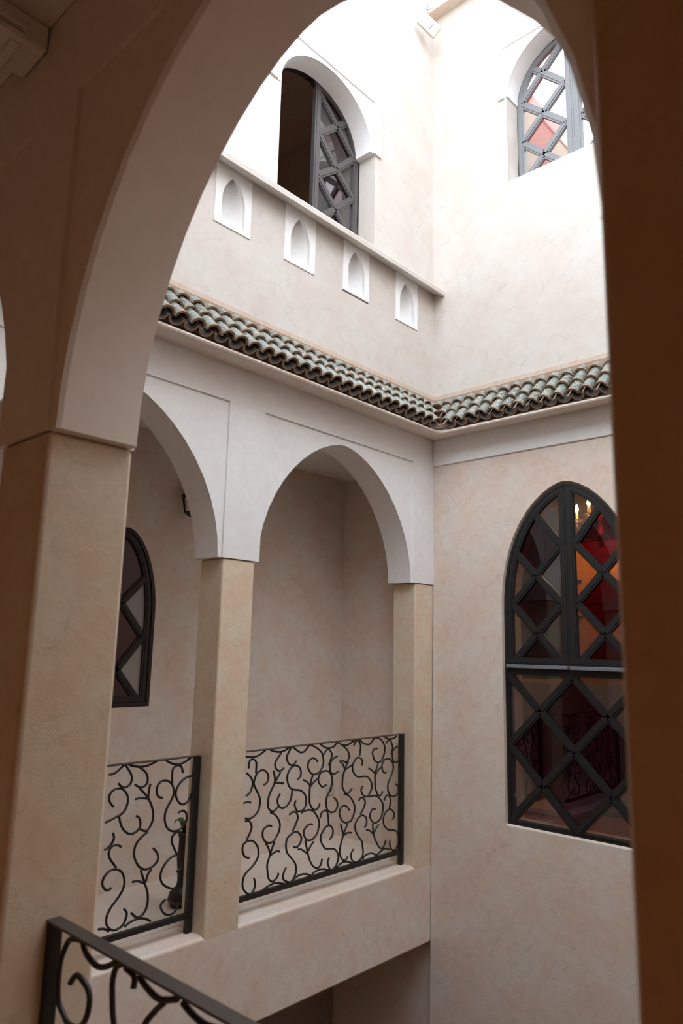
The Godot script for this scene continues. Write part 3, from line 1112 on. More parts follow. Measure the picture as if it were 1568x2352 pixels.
	for s in [-1, 1]:
		var uc: float = 1.20 + s * 0.255
		leaf(o, "leaf", half(inner, 1.2 if s > 0 else 0.0, 5.0 if s > 0 else 1.1985, 5.28, 9.0), 0.058, lattice(uc, 0.186, [5.14, 5.505, 5.870, 6.237], [5.33, 5.69, 6.045, 6.42]), 0.056, M.grey_paint, func(p): return "pink_pane" if absf(p.x - uc) < 0.075 else "thin_pane", -0.155)
	# small window of the gallery
	o = frame("window_4", "small dark lattice window in the gallery wall behind the nearest pillar", "", Vector3(0, 0, -0.945), X, Z, "structure")
	outline = poly_of(arch(-2.10, 0.243, 0.243, 1.86, 2.40, 1.9, 0.55, 14), 1.262)
	surround(o, outline, 0.02, -0.07, 0.004, M.brown_black_paint)
	inner = Geometry2D.offset_polygon(outline, -0.014, Geometry2D.JOIN_MITER)[0]
	leaf(o, "leaf", inner, 0.05, lattice(-2.10, 0.175, [1.49, 1.913], [1.285, 1.70, 2.10]), 0.044, M.brown_black_paint, func(p): return "maroon_pane" if absf(p.x + 2.10) < 0.07 else "frosted_pane", -0.006)
	niche("white arched wall niche at the left end of the row of four", -2.253, -1.972, 4.160, 4.562)
	niche("white arched wall niche, second from the left under the ledge", -1.681, -1.396, 4.156, 4.562)
	niche("white arched wall niche, third from the left under the ledge", -1.109, -0.826, 4.172, 4.562)
	niche("white arched wall niche nearest the corner of the right wall", -0.506, -0.227, 4.163, 4.562)


func eaves() -> void:
	eave("sloping eave of weathered green glazed tiles along the left wall", Vector3.ZERO, Vector3.RIGHT, Vector3.BACK, -0.266, 25, 33, -1.0)
	eave("sloping eave of weathered green glazed tiles along the right wall", Vector3.ZERO, Vector3.BACK, Vector3.LEFT, 0.269, 15, 44, 1.0)


func railings() -> void:
	rail_node = frame("iron_railing", "black wrought iron scroll railing in the arch beside the right wall", "railing", Vector3(0, 0, -0.11), Vector3.RIGHT, Vector3.BACK)
	rails(-1.796, -0.232, 0.236, 1.053, 0.168, true, true, 0.036)
	c([-1762, 1041, -1707, 1019, -1634, 1017, -1571, 1046])
	c([-1696, 955, -1697, 975, -1687, 997, -1668, 1003, -1649, 995, -1636, 976, -1638, 920])
	c([-1707, 928, -1679, 906, -1663, 883, -1658, 862, -1665, 837, -1683, 816, -1706, 803])
	c([-1572, 846, -1546, 861, -1535, 881, -1540, 905, -1560, 925, -1583, 933, -1609, 930, -1634, 915, -1649, 870, -1641, 843, -1600, 776, -1599, 725, -1615, 699, -1643, 680, -1671, 673, -1704, 680])
	c([-1733, 761, -1705, 768, -1686, 768, -1667, 761])
	c([-1529, 1044, -1495, 1032, -1453, 1026, -1412, 1030, -1364, 1049])
	c([-1436, 1020, -1478, 976, -1485, 952, -1476, 930, -1453, 915, -1434, 917, -1414, 930])
	c([-1356, 1041, -1388, 997, -1386, 972, -1373, 951, -1351, 939, -1330, 942, -1308, 960])
	c([-1346, 1048, -1291, 1014, -1265, 1008, -1239, 1013, -1192, 1047])
	c([-1439, 907, -1479, 856, -1516, 798, -1528, 769, -1531, 736, -1525, 710, -1490, 687, -1449, 709])
	c([-1496, 922, -1485, 873, -1485, 847])
	c([-1411, 838, -1444, 846, -1478, 847])
	c([-1293, 846, -1273, 865, -1265, 889, -1275, 915, -1297, 929, -1323, 934, -1350, 922, -1374, 898, -1381, 869, -1376, 839, -1359, 813, -1330, 794, -1273, 783, -1243, 769, -1220, 744, -1212, 715, -1219, 684, -1242, 663, -1271, 656, -1292, 666, -1309, 690, -1312, 708, -1304, 727])
	c([-1436, 780, -1453, 760, -1458, 739, -1448, 716, -1423, 698, -1395, 697, -1365, 715, -1345, 744, -1337, 793])
	c([-1353, 649, -1334, 660, -1310, 661, -1290, 649, -1280, 626, -1286, 600, -1309, 562, -1322, 552])
	c([-1508, 684, -1476, 670, -1448, 645, -1433, 617, -1430, 592, -1437, 563, -1456, 538, -1481, 519, -1511, 515, -1541, 528, -1562, 553, -1567, 576, -1558, 598, -1536, 610, -1513, 612, -1496, 605])
	c([-1704, 663, -1683, 665, -1664, 653, -1653, 631, -1653, 613, -1669, 583, -1691, 555])
	c([-1663, 460, -1687, 467, -1703, 482, -1714, 510, -1707, 538, -1686, 551, -1658, 552, -1629, 541, -1605, 516, -1594, 487, -1595, 458, -1610, 429, -1637, 407, -1694, 371, -1699, 310, -1660, 266, -1632, 268, -1611, 286, -1606, 309, -1620, 343])
	c([-1468, 514, -1483, 486, -1509, 427, -1519, 392, -1512, 331, -1496, 308, -1476, 295, -1453, 299, -1434, 313, -1425, 332])
	c([-1537, 516, -1516, 492, -1499, 450])
	c([-1426, 453, -1451, 458, -1497, 446])
	c([-1307, 457, -1282, 452, -1258, 463, -1245, 487, -1251, 514, -1276, 538, -1301, 543, -1335, 535, -1362, 516, -1375, 489, -1371, 456, -1355, 427, -1296, 369, -1282, 336, -1282, 305, -1299, 278, -1329, 263, -1375, 281, -1388, 304, -1387, 325, -1375, 344, -1364, 349])
	c([-1546, 263, -1514, 275, -1449, 283, -1381, 264])
	c([-1309, 271, -1250, 289, -1185, 280, -1156, 262])
	c([-1189, 1044, -1158, 1036, -1115, 1015, -1084, 989, -1067, 960, -1066, 926, -1080, 894, -1110, 869, -1143, 862, -1174, 872, -1197, 896, -1204, 921, -1196, 948, -1174, 961, -1151, 962, -1128, 950, -1116, 936])
	c([-1099, 1046, -1073, 1029, -1042, 1017, -1010, 1013, -975, 1019, -931, 1045])
	c([-1066, 978, -1030, 1006, -1010, 1001, -993, 982, -990, 958, -1016, 905])
	c([-932, 955, -960, 949, -988, 934, -1000, 909, -1002, 886, -991, 862, -969, 847, -949, 847, -923, 860])
	c([-927, 1041, -898, 1027, -865, 1019, -827, 1020, -765, 1046])
	c([-875, 1014, -843, 990, -822, 965, -819, 940, -829, 920, -849, 911, -888, 924])
	c([-1031, 788, -1052, 780, -1072, 780, -1091, 793, -1104, 818, -1101, 845, -1083, 866, -1052, 875, -1021, 870, -997, 855, -980, 827, -979, 796, -993, 759, -1032, 700, -1022, 643, -996, 619, -972, 611, -944, 614, -925, 635, -924, 661, -935, 682, -959, 700])
	c([-1158, 858, -1178, 798, -1186, 730, -1179, 694, -1161, 664, -1138, 649, -1112, 649, -1094, 665, -1087, 679])
	c([-1239, 839, -1209, 824, -1180, 796])
	c([-1112, 834, -1138, 824, -1160, 809, -1174, 793])
	c([-1249, 647, -1223, 653, -1191, 655, -1153, 646, -1122, 622, -1098, 591, -1090, 564, -1092, 535, -1110, 503, -1139, 478, -1172, 473, -1202, 485, -1221, 508, -1222, 530, -1212, 550, -1187, 566, -1165, 568, -1152, 562])
	c([-1081, 591, -1073, 615, -1050, 632, -1031, 630, -1015, 612, -1002, 574, -1003, 541])
	c([-824, 917, -844, 887, -875, 826, -880, 790, -875, 756, -860, 728, -834, 710, -814, 710, -783, 737])
	c([-911, 923, -886, 906, -867, 884, -858, 864])
	c([-782, 889, -815, 878, -852, 862])
	c([-859, 708, -822, 697, -783, 668, -757, 631, -752, 596, -764, 561, -792, 533, -833, 528, -866, 539, -891, 566, -900, 595, -893, 620, -869, 635, -844, 634, -823, 621, -804, 600])
	c([-772, 1006, -764, 1027, -743, 1039, -717, 1032, -701, 1006, -699, 979, -711, 940])
	c([-990, 450, -971, 463, -960, 484, -964, 510, -985, 531, -1004, 535, -1031, 528, -1057, 507, -1069, 481, -1066, 449, -1050, 421, -1019, 398, -956, 388, -928, 373, -907, 344, -906, 314, -921, 284, -948, 264, -971, 264, -991, 282, -1000, 306, -998, 323, -987, 338])
	c([-1205, 479, -1200, 449, -1179, 387, -1163, 353, -1136, 319, -1105, 300, -1079, 301, -1061, 317, -1055, 345])
	c([-1270, 437, -1243, 433, -1191, 401])
	c([-1134, 459, -1159, 440, -1180, 414])
	c([-822, 519, -859, 458, -885, 386, -886, 350, -875, 318, -850, 298, -830, 300, -808, 314])
	c([-885, 523, -872, 496, -859, 460])
	c([-779, 456, -814, 461, -859, 450])
	c([-1156, 262, -1123, 278, -1086, 285, -1045, 283, -987, 264])
	c([-917, 265, -889, 280, -854, 288, -817, 285, -772, 269])
	c([-685, 871, -679, 894, -693, 917, -723, 929, -749, 922, -771, 900, -779, 871, -770, 840, -746, 814, -711, 801, -637, 797, -606, 780, -583, 750, -578, 720, -591, 689, -617, 667, -643, 667, -669, 682, -685, 708, -683, 727, -675, 734])
	c([-713, 1044, -678, 1021, -638, 1008, -603, 1009, -550, 1047])
	c([-545, 1046, -504, 1037, -466, 1012, -443, 976, -442, 942, -460, 901, -487, 879, -519, 877, -551, 896, -569, 922, -570, 947, -557, 968, -534, 973, -525, 969])
	c([-453, 1051, -415, 1032, -378, 1024, -339, 1027, -306, 1040])
	c([-424, 999, -401, 1015, -377, 1012, -358, 986, -353, 960, -366, 916])
	c([-280, 968, -314, 964, -341, 948, -355, 923, -354, 895, -342, 871, -318, 859, -294, 863, -274, 876])
	c([-421, 803, -435, 798, -458, 811, -470, 838, -466, 863, -446, 886, -408, 892, -375, 884, -351, 857, -341, 825, -350, 792, -396, 729, -400, 693, -388, 659, -362, 636, -334, 629, -305, 637, -281, 663, -282, 691, -311, 711])
	c([-512, 867, -532, 836, -542, 801, -540, 718, -528, 684, -505, 659, -478, 656, -456, 678])
	c([-612, 848, -581, 832, -544, 804])
	c([-477, 841, -509, 825, -540, 800])
	c([-608, 660, -568, 663, -523, 655, -487, 632, -459, 598, -451, 564, -460, 530, -484, 498, -520, 482, -555, 488, -582, 510, -590, 537, -579, 563, -557, 576, -537, 569])
	c([-711, 650, -690, 663, -669, 663, -651, 645, -646, 623, -663, 590, -690, 558])
	c([-441, 615, -432, 634, -409, 646, -385, 638, -371, 609, -371, 587, -379, 552])
	c([-653, 472, -634, 483, -626, 505, -635, 531, -662, 548, -687, 550, -721, 535, -741, 509, -745, 481, -731, 450, -705, 417, -674, 383, -661, 350, -660, 315, -672, 286, -701, 268, -734, 265, -764, 282, -779, 308, -778, 331, -753, 349])
	c([-343, 476, -329, 495, -332, 520, -356, 543, -379, 548, -412, 540, -439, 519, -448, 490, -440, 456, -414, 428, -382, 412, -344, 407, -307, 394, -278, 365, -277, 315, -296, 282, -324, 270, -352, 281, -371, 306, -376, 326, -367, 339])
	c([-564, 483, -549, 408, -503, 334, -471, 307, -444, 307, -424, 328, -418, 352])
	c([-627, 452, -590, 438, -554, 411])
	c([-499, 468, -528, 442, -549, 416])
	c([-663, 274, -634, 289, -595, 295, -555, 288, -515, 269])
	c([-511, 273, -439, 297, -403, 292, -370, 279])
	rail_node = frame("iron_railing", "black wrought iron scroll railing between the nearest pillar and the middle pillar", "railing", Vector3(0, 0, -0.11), Vector3.RIGHT, Vector3.BACK)
	rails(-3.56, -2.052, 0.236, 1.060, 0.168, true, true, 0.036)
	c([-2599, 1012, -2566, 1020, -2517, 1055])
	c([-2512, 1051, -2480, 1009, -2470, 980, -2480, 953, -2508, 944, -2527, 950, -2545, 966])
	c([-2493, 1051, -2458, 1040, -2414, 1033, -2370, 1039, -2326, 1053])
	c([-2431, 1035, -2392, 1004, -2377, 974, -2382, 946, -2401, 932, -2421, 934, -2449, 950])
	c([-2565, 859, -2588, 887, -2589, 918, -2568, 939, -2531, 941, -2501, 922, -2484, 894, -2484, 862, -2502, 829, -2529, 811, -2600, 790])
	c([-2355, 943, -2363, 919, -2364, 879])
	c([-2418, 928, -2388, 898, -2362, 874])
	c([-2440, 878, -2411, 880, -2366, 871])
	c([-2364, 874, -2343, 835, -2330, 797, -2330, 760, -2345, 726, -2368, 715, -2394, 725, -2404, 737])
	c([-2526, 808, -2519, 780, -2500, 746, -2470, 719, -2436, 714, -2409, 732, -2401, 758, -2411, 784, -2428, 796])
	c([-2277, 1056, -2242, 1036, -2198, 1025, -2156, 1030, -2103, 1055])
	c([-2160, 976, -2170, 1007, -2193, 1020, -2218, 1008, -2227, 979, -2223, 932])
	c([-2277, 864, -2306, 875, -2319, 906, -2311, 934, -2287, 950, -2250, 946, -2222, 924, -2209, 889, -2215, 856, -2240, 817, -2258, 778, -2252, 736, -2232, 704, -2199, 687, -2157, 689, -2127, 714, -2116, 746, -2126, 772, -2151, 784, -2174, 775])
	c([-2090, 956, -2139, 949, -2175, 923, -2196, 887, -2191, 853, -2167, 824, -2140, 814, -2109, 830, -2095, 866])
	c([-2552, 734, -2547, 707, -2563, 678, -2595, 663])
	c([-2504, 663, -2531, 675, -2558, 670, -2571, 645, -2562, 617, -2522, 569])
	c([-2541, 480, -2563, 473, -2585, 493, -2592, 520, -2578, 548, -2548, 563, -2516, 559, -2487, 538, -2472, 500, -2476, 463, -2500, 426, -2537, 389, -2557, 352, -2551, 314, -2524, 287, -2492, 281, -2461, 296, -2445, 327, -2447, 350, -2463, 368])
	c([-2353, 707, -2391, 689, -2417, 658, -2426, 620, -2415, 583, -2388, 546, -2353, 528, -2314, 532, -2286, 559, -2286, 591, -2316, 623])
	c([-2318, 521, -2336, 501, -2348, 468])
	c([-2382, 529, -2365, 495, -2350, 464])
	c([-2424, 483, -2392, 481, -2352, 461])
	c([-2350, 460, -2332, 417, -2328, 373, -2337, 336, -2360, 314, -2388, 313, -2419, 339])
	c([-2134, 660, -2162, 677, -2193, 669, -2204, 642, -2188, 607, -2167, 572])
	c([-2163, 481, -2137, 495, -2132, 523, -2147, 554, -2174, 565, -2210, 553, -2248, 520, -2260, 478, -2244, 439, -2204, 411, -2161, 392, -2138, 360, -2135, 323, -2158, 288, -2189, 279, -2220, 290, -2242, 315, -2244, 339, -2218, 359])
	c([-2451, 282, -2420, 298, -2373, 304, -2334, 293, -2303, 274])
	c([-2594, 306, -2565, 301, -2537, 284])
	c([-3582, 1041, -3527, 1019, -3454, 1017, -3391, 1046])
	c([-3516, 955, -3517, 975, -3507, 997, -3488, 1003, -3469, 995, -3456, 976, -3458, 920])
	c([-3527, 928, -3499, 906, -3483, 883, -3478, 862, -3485, 837, -3503, 816, -3526, 803])
	c([-3392, 846, -3366, 861, -3355, 881, -3360, 905, -3380, 925, -3403, 933, -3429, 930, -3454, 915, -3469, 870, -3461, 843, -3420, 776, -3419, 725, -3435, 699, -3463, 680, -3491, 673, -3524, 680])
	c([-3553, 761, -3525, 768, -3506, 768, -3487, 761])
	c([-3349, 1044, -3315, 1032, -3273, 1026, -3232, 1030, -3184, 1049])
	c([-3256, 1020, -3298, 976, -3305, 952, -3296, 930, -3273, 915, -3254, 917, -3234, 930])
	c([-3176, 1041, -3208, 997, -3206, 972, -3193, 951, -3171, 939, -3150, 942, -3128, 960])
	c([-3166, 1048, -3111, 1014, -3085, 1008, -3059, 1013, -3012, 1047])
	c([-3259, 907, -3299, 856, -3336, 798, -3348, 769, -3351, 736, -3345, 710, -3310, 687, -3269, 709])
	c([-3316, 922, -3305, 873, -3305, 847])
	c([-3231, 838, -3264, 846, -3298, 847])
	c([-3113, 846, -3093, 865, -3085, 889, -3095, 915, -3117, 929, -3143, 934, -3170, 922, -3194, 898, -3201, 869, -3196, 839, -3179, 813, -3150, 794, -3093, 783, -3063, 769, -3040, 744, -3032, 715, -3039, 684, -3062, 663, -3091, 656, -3112, 666, -3129, 690, -3132, 708, -3124, 727])
	c([-3256, 780, -3273, 760, -3278, 739, -3268, 716, -3243, 698, -3215, 697, -3185, 715, -3165, 744, -3157, 793])
	c([-3173, 649, -3154, 660, -3130, 661, -3110, 649, -3100, 626, -3106, 600, -3129, 562, -3142, 552])
	c([-3328, 684, -3296, 670, -3268, 645, -3253, 617, -3250, 592, -3257, 563, -3276, 538, -3301, 519, -3331, 515, -3361, 528, -3382, 553, -3387, 576, -3378, 598, -3356, 610, -3333, 612, -3316, 605])
	c([-3524, 663, -3503, 665, -3484, 653, -3473, 631, -3473, 613, -3489, 583, -3511, 555])
	c([-3483, 460, -3507, 467, -3523, 482, -3534, 510, -3527, 538, -3506, 551, -3478, 552, -3449, 541, -3425, 516, -3414, 487, -3415, 458, -3430, 429, -3457, 407, -3514, 371, -3519, 310, -3480, 266, -3452, 268, -3431, 286, -3426, 309, -3440, 343])
	c([-3288, 514, -3303, 486, -3329, 427, -3339, 392, -3332, 331, -3316, 308, -3296, 295, -3273, 299, -3254, 313, -3245, 332])
	c([-3357, 516, -3336, 492, -3319, 450])
	c([-3246, 453, -3271, 458, -3317, 446])
	c([-3127, 457, -3102, 452, -3078, 463, -3065, 487, -3071, 514, -3096, 538, -3121, 543, -3155, 535, -3182, 516, -3195, 489, -3191, 456, -3175, 427, -3116, 369, -3102, 336, -3102, 305, -3119, 278, -3149, 263, -3195, 281, -3208, 304, -3207, 325, -3195, 344, -3184, 349])
	c([-3366, 263, -3334, 275, -3269, 283, -3201, 264])
	c([-3129, 271, -3070, 289, -3005, 280, -2976, 262])
	c([-3009, 1044, -2978, 1036, -2935, 1015, -2904, 989, -2887, 960, -2886, 926, -2900, 894, -2930, 869, -2963, 862, -2994, 872, -3017, 896, -3024, 921, -3016, 948, -2994, 961, -2971, 962, -2948, 950, -2936, 936])
	c([-2919, 1046, -2893, 1029, -2862, 1017, -2830, 1013, -2795, 1019, -2751, 1045])
	c([-2886, 978, -2850, 1006, -2830, 1001, -2813, 982, -2810, 958, -2836, 905])
	c([-2752, 955, -2780, 949, -2808, 934, -2820, 909, -2822, 886, -2811, 862, -2789, 847, -2769, 847, -2743, 860])
	c([-2851, 788, -2872, 780, -2892, 780, -2911, 793, -2924, 818, -2921, 845, -2903, 866, -2872, 875, -2841, 870, -2817, 855, -2800, 827, -2799, 796, -2813, 759, -2852, 700, -2842, 643, -2816, 619, -2792, 611, -2764, 614, -2745, 635, -2744, 661, -2755, 682, -2779, 700])
	c([-2978, 858, -2998, 798, -3006, 730, -2999, 694, -2981, 664, -2958, 649, -2932, 649, -2914, 665, -2907, 679])
	c([-3059, 839, -3029, 824, -3000, 796])
	c([-2932, 834, -2958, 824, -2980, 809, -2994, 793])
	c([-3069, 647, -3043, 653, -3011, 655, -2973, 646, -2942, 622, -2918, 591, -2910, 564, -2912, 535, -2930, 503, -2959, 478, -2992, 473, -3022, 485, -3041, 508, -3042, 530, -3032, 550, -3007, 566, -2985, 568, -2972, 562])
	c([-2901, 591, -2893, 615, -2870, 632, -2851, 630, -2835, 612, -2822, 574, -2823, 541])
	c([-2810, 450, -2791, 463, -2780, 484, -2784, 510, -2805, 531, -2824, 535, -2851, 528, -2877, 507, -2889, 481, -2886, 449, -2870, 421, -2839, 398, -2776, 388, -2748, 373, -2727, 344, -2726, 314, -2741, 284, -2768, 264, -2791, 264, -2811, 282, -2820, 306, -2818, 323, -2807, 338])
	c([-3025, 479, -3020, 449, -2999, 387, -2983, 353, -2956, 319, -2925, 300, -2899, 301, -2881, 317, -2875, 345])
	c([-3090, 437, -3063, 433, -3011, 401])
	c([-2954, 459, -2979, 440, -3000, 414])
	c([-2976, 262, -2943, 278, -2906, 285, -2865, 283, -2807, 264])
	rail_node = frame("iron_railing", "black wrought iron railing in the bottom left foreground, out of focus", "railing", Vector3(-3.765, 0, 0), Vector3.BACK, Vector3.LEFT)
	rails(1.645, 3.0, 0.236, 1.058, 0.168, true, true, 0.032)
	c([1789, 1046, 1757, 1041, 1726, 1026, 1710, 988, 1708, 942, 1713, 906, 1729, 889, 1757, 879, 1797, 885, 1825, 908, 1833, 939, 1823, 961, 1797, 975, 1769, 973, 1748, 952])
	c([1785, 1045, 1805, 1025, 1846, 1013, 1882, 1021, 1923, 1043])
	c([1957, 1049, 1927, 1035, 1916, 1013, 1917, 982, 1931, 936, 1956, 914, 2010, 912])
	c([1958, 1042, 1983, 1033, 1989, 1014])
	c([2000, 1037, 2034, 1027, 2078, 1023, 2130, 1040])
	c([2091, 1022, 2062, 1000, 2035, 969, 2020, 935])
	c([2142, 1038, 2166, 1027, 2205, 1023, 2247, 1029])
	c([1671, 761, 1695, 768, 1712, 768, 1730, 761])
	c([1960, 838, 1930, 846, 1899, 847])
	c([1938, 780, 1922, 760, 1918, 739, 1927, 716, 1949, 698, 1974, 697, 2001, 715, 2019, 744, 2027, 793])
	c([2012, 649, 2029, 660, 2051, 661, 2069, 649, 2078, 626, 2073, 600, 2052, 562, 2040, 552])
	c([1872, 684, 1902, 670, 1927, 645, 1941, 617, 1943, 592, 1937, 563, 1920, 538, 1897, 519, 1870, 515, 1843, 528, 1824, 553, 1820, 576, 1828, 598, 1848, 610, 1868, 612, 1884, 605])
	c([1697, 663, 1715, 665, 1733, 653, 1742, 631, 1742, 613, 1728, 583, 1708, 555])
	c([1733, 460, 1712, 467, 1697, 482, 1687, 510, 1694, 538, 1713, 551, 1738, 552, 1764, 541, 1785, 516, 1796, 487, 1794, 458, 1781, 429, 1757, 407, 1706, 371, 1701, 310, 1736, 266, 1761, 268, 1780, 286, 1785, 309, 1772, 343])
	c([1909, 514, 1895, 486, 1872, 427, 1863, 392, 1869, 331, 1883, 308, 1902, 295, 1922, 299, 1940, 313, 1948, 332])
	c([1846, 516, 1865, 492, 1881, 450])
	c([1947, 453, 1924, 458, 1882, 446])
	c([2054, 457, 2076, 452, 2098, 463, 2110, 487, 2104, 514, 2082, 538, 2059, 543, 2028, 535, 2004, 516, 1993, 489, 1996, 456, 2011, 427, 2064, 369, 2076, 336, 2076, 305, 2061, 278, 2034, 263, 1993, 281, 1981, 304, 1982, 325, 1993, 344, 2002, 349])
	c([1839, 263, 1867, 275, 1926, 283, 1987, 264])
	c([2052, 271, 2105, 289, 2163, 280, 2190, 262])
	c([2391, 955, 2366, 949, 2341, 934, 2330, 909, 2329, 886, 2338, 862, 2358, 847, 2376, 847, 2399, 860])
	c([2443, 1014, 2471, 990, 2491, 965, 2493, 940, 2484, 920, 2466, 911, 2430, 924])
	c([2302, 788, 2283, 780, 2266, 780, 2248, 793, 2237, 818, 2239, 845, 2256, 866, 2283, 875, 2311, 870, 2333, 855, 2348, 827, 2349, 796, 2336, 759, 2301, 700, 2310, 643, 2334, 619, 2355, 611, 2380, 614, 2397, 635, 2398, 661, 2389, 682, 2367, 700])
	c([2188, 858, 2170, 798, 2162, 730, 2169, 694, 2185, 664, 2205, 649, 2229, 649, 2246, 665, 2252, 679])
	c([2115, 839, 2142, 824, 2168, 796])
	c([2229, 834, 2206, 824, 2186, 809, 2173, 793])
	c([2106, 647, 2129, 653, 2158, 655, 2192, 646, 2220, 622, 2241, 591, 2249, 564, 2247, 535, 2231, 503, 2205, 478, 2175, 473, 2149, 485, 2131, 508, 2130, 530, 2139, 550, 2162, 566, 2182, 568, 2194, 562])
	c([2257, 591, 2264, 615, 2285, 632, 2302, 630, 2317, 612, 2328, 574, 2328, 541])
	c([2488, 917, 2470, 887, 2442, 826, 2438, 790, 2443, 756, 2456, 728, 2479, 710, 2498, 710, 2525, 737])
	c([2410, 923, 2433, 906, 2450, 884, 2458, 864])
	c([2527, 889, 2497, 878, 2464, 862])
	c([2457, 708, 2490, 697, 2525, 668, 2548, 631, 2553, 596, 2543, 561, 2517, 533, 2480, 528, 2451, 539, 2428, 566, 2420, 595, 2427, 620, 2448, 635, 2470, 634, 2489, 621, 2506, 600])
	c([2535, 1006, 2542, 1027, 2561, 1039, 2584, 1032, 2599, 1006, 2601, 979, 2591, 940])
	c([2339, 450, 2356, 463, 2366, 484, 2362, 510, 2344, 531, 2326, 535, 2302, 528, 2279, 507, 2267, 481, 2270, 449, 2285, 421, 2313, 398, 2369, 388, 2395, 373, 2413, 344, 2414, 314, 2401, 284, 2377, 264, 2356, 264, 2338, 282, 2330, 306, 2331, 323, 2341, 338])
	c([2146, 479, 2150, 449, 2169, 387, 2183, 353, 2208, 319, 2235, 300, 2259, 301, 2275, 317, 2281, 345])
	c([2087, 437, 2112, 433, 2158, 401])
	c([2209, 459, 2187, 440, 2168, 414])
	c([2490, 519, 2457, 458, 2434, 386, 2433, 350, 2443, 318, 2465, 298, 2483, 300, 2503, 314])
	c([2433, 523, 2445, 496, 2457, 460])
	c([2529, 456, 2497, 461, 2457, 450])
	c([2190, 262, 2219, 278, 2252, 285, 2290, 283, 2342, 264])
	c([2405, 265, 2430, 280, 2462, 288, 2495, 285, 2535, 269])
	c([2613, 871, 2619, 894, 2607, 917, 2579, 929, 2556, 922, 2536, 900, 2529, 871, 2537, 840, 2559, 814, 2590, 801, 2656, 797, 2684, 780, 2705, 750, 2710, 720, 2698, 689, 2675, 667, 2651, 667, 2628, 682, 2613, 708, 2615, 727, 2623, 734])
	c([2588, 1044, 2620, 1021, 2656, 1008, 2688, 1009, 2735, 1047])
	c([2739, 1046, 2777, 1037, 2810, 1012, 2832, 976, 2832, 942, 2816, 901, 2792, 879, 2763, 877, 2734, 896, 2717, 922, 2717, 947, 2729, 968, 2749, 973, 2757, 969])
	c([2822, 1051, 2856, 1032, 2890, 1024, 2925, 1027, 2955, 1040])
	c([2848, 999, 2869, 1015, 2890, 1012, 2908, 986, 2913, 960, 2900, 916])
	c([2978, 968, 2947, 964, 2923, 948, 2911, 923, 2911, 895, 2922, 871, 2944, 859, 2966, 863, 2983, 876])
	c([2851, 803, 2839, 798, 2818, 811, 2807, 838, 2811, 863, 2829, 886, 2862, 892, 2892, 884, 2914, 857, 2923, 825, 2915, 792, 2873, 729, 2870, 693, 2881, 659, 2904, 636, 2930, 629, 2955, 637, 2977, 663, 2976, 691, 2950, 711])
	c([2769, 867, 2752, 836, 2742, 801, 2744, 718, 2754, 684, 2775, 659, 2800, 656, 2820, 678])
	c([2679, 848, 2707, 832, 2740, 804])
	c([2801, 841, 2772, 825, 2744, 800])
	c([2683, 660, 2719, 663, 2759, 655, 2792, 632, 2817, 598, 2824, 564, 2816, 530, 2794, 498, 2762, 482, 2730, 488, 2706, 510, 2699, 537, 2709, 563, 2728, 576, 2747, 569])
	c([2590, 650, 2609, 663, 2628, 663, 2644, 645, 2648, 623, 2634, 590, 2609, 558])
	c([2833, 615, 2841, 634, 2862, 646, 2883, 638, 2896, 609, 2896, 587, 2889, 552])
	c([2642, 472, 2659, 483, 2667, 505, 2658, 531, 2635, 548, 2611, 550, 2581, 535, 2563, 509, 2560, 481, 2572, 450, 2595, 417, 2623, 383, 2635, 350, 2636, 315, 2625, 286, 2599, 268, 2569, 265, 2542, 282, 2529, 308, 2530, 331, 2552, 349])
	c([2921, 476, 2934, 495, 2931, 520, 2910, 543, 2889, 548, 2859, 540, 2835, 519, 2827, 490, 2834, 456, 2857, 428, 2886, 412, 2920, 407, 2954, 394, 2980, 365, 2981, 315, 2964, 282, 2939, 270, 2913, 281, 2896, 306, 2892, 326, 2900, 339])
	c([2722, 483, 2736, 408, 2777, 334, 2806, 307, 2830, 307, 2848, 328, 2854, 352])
	c([2666, 452, 2699, 438, 2732, 411])
	c([2781, 468, 2755, 442, 2736, 416])
	c([2633, 274, 2660, 289, 2695, 295, 2730, 288, 2766, 269])
	c([2770, 273, 2834, 297, 2867, 292, 2897, 279])


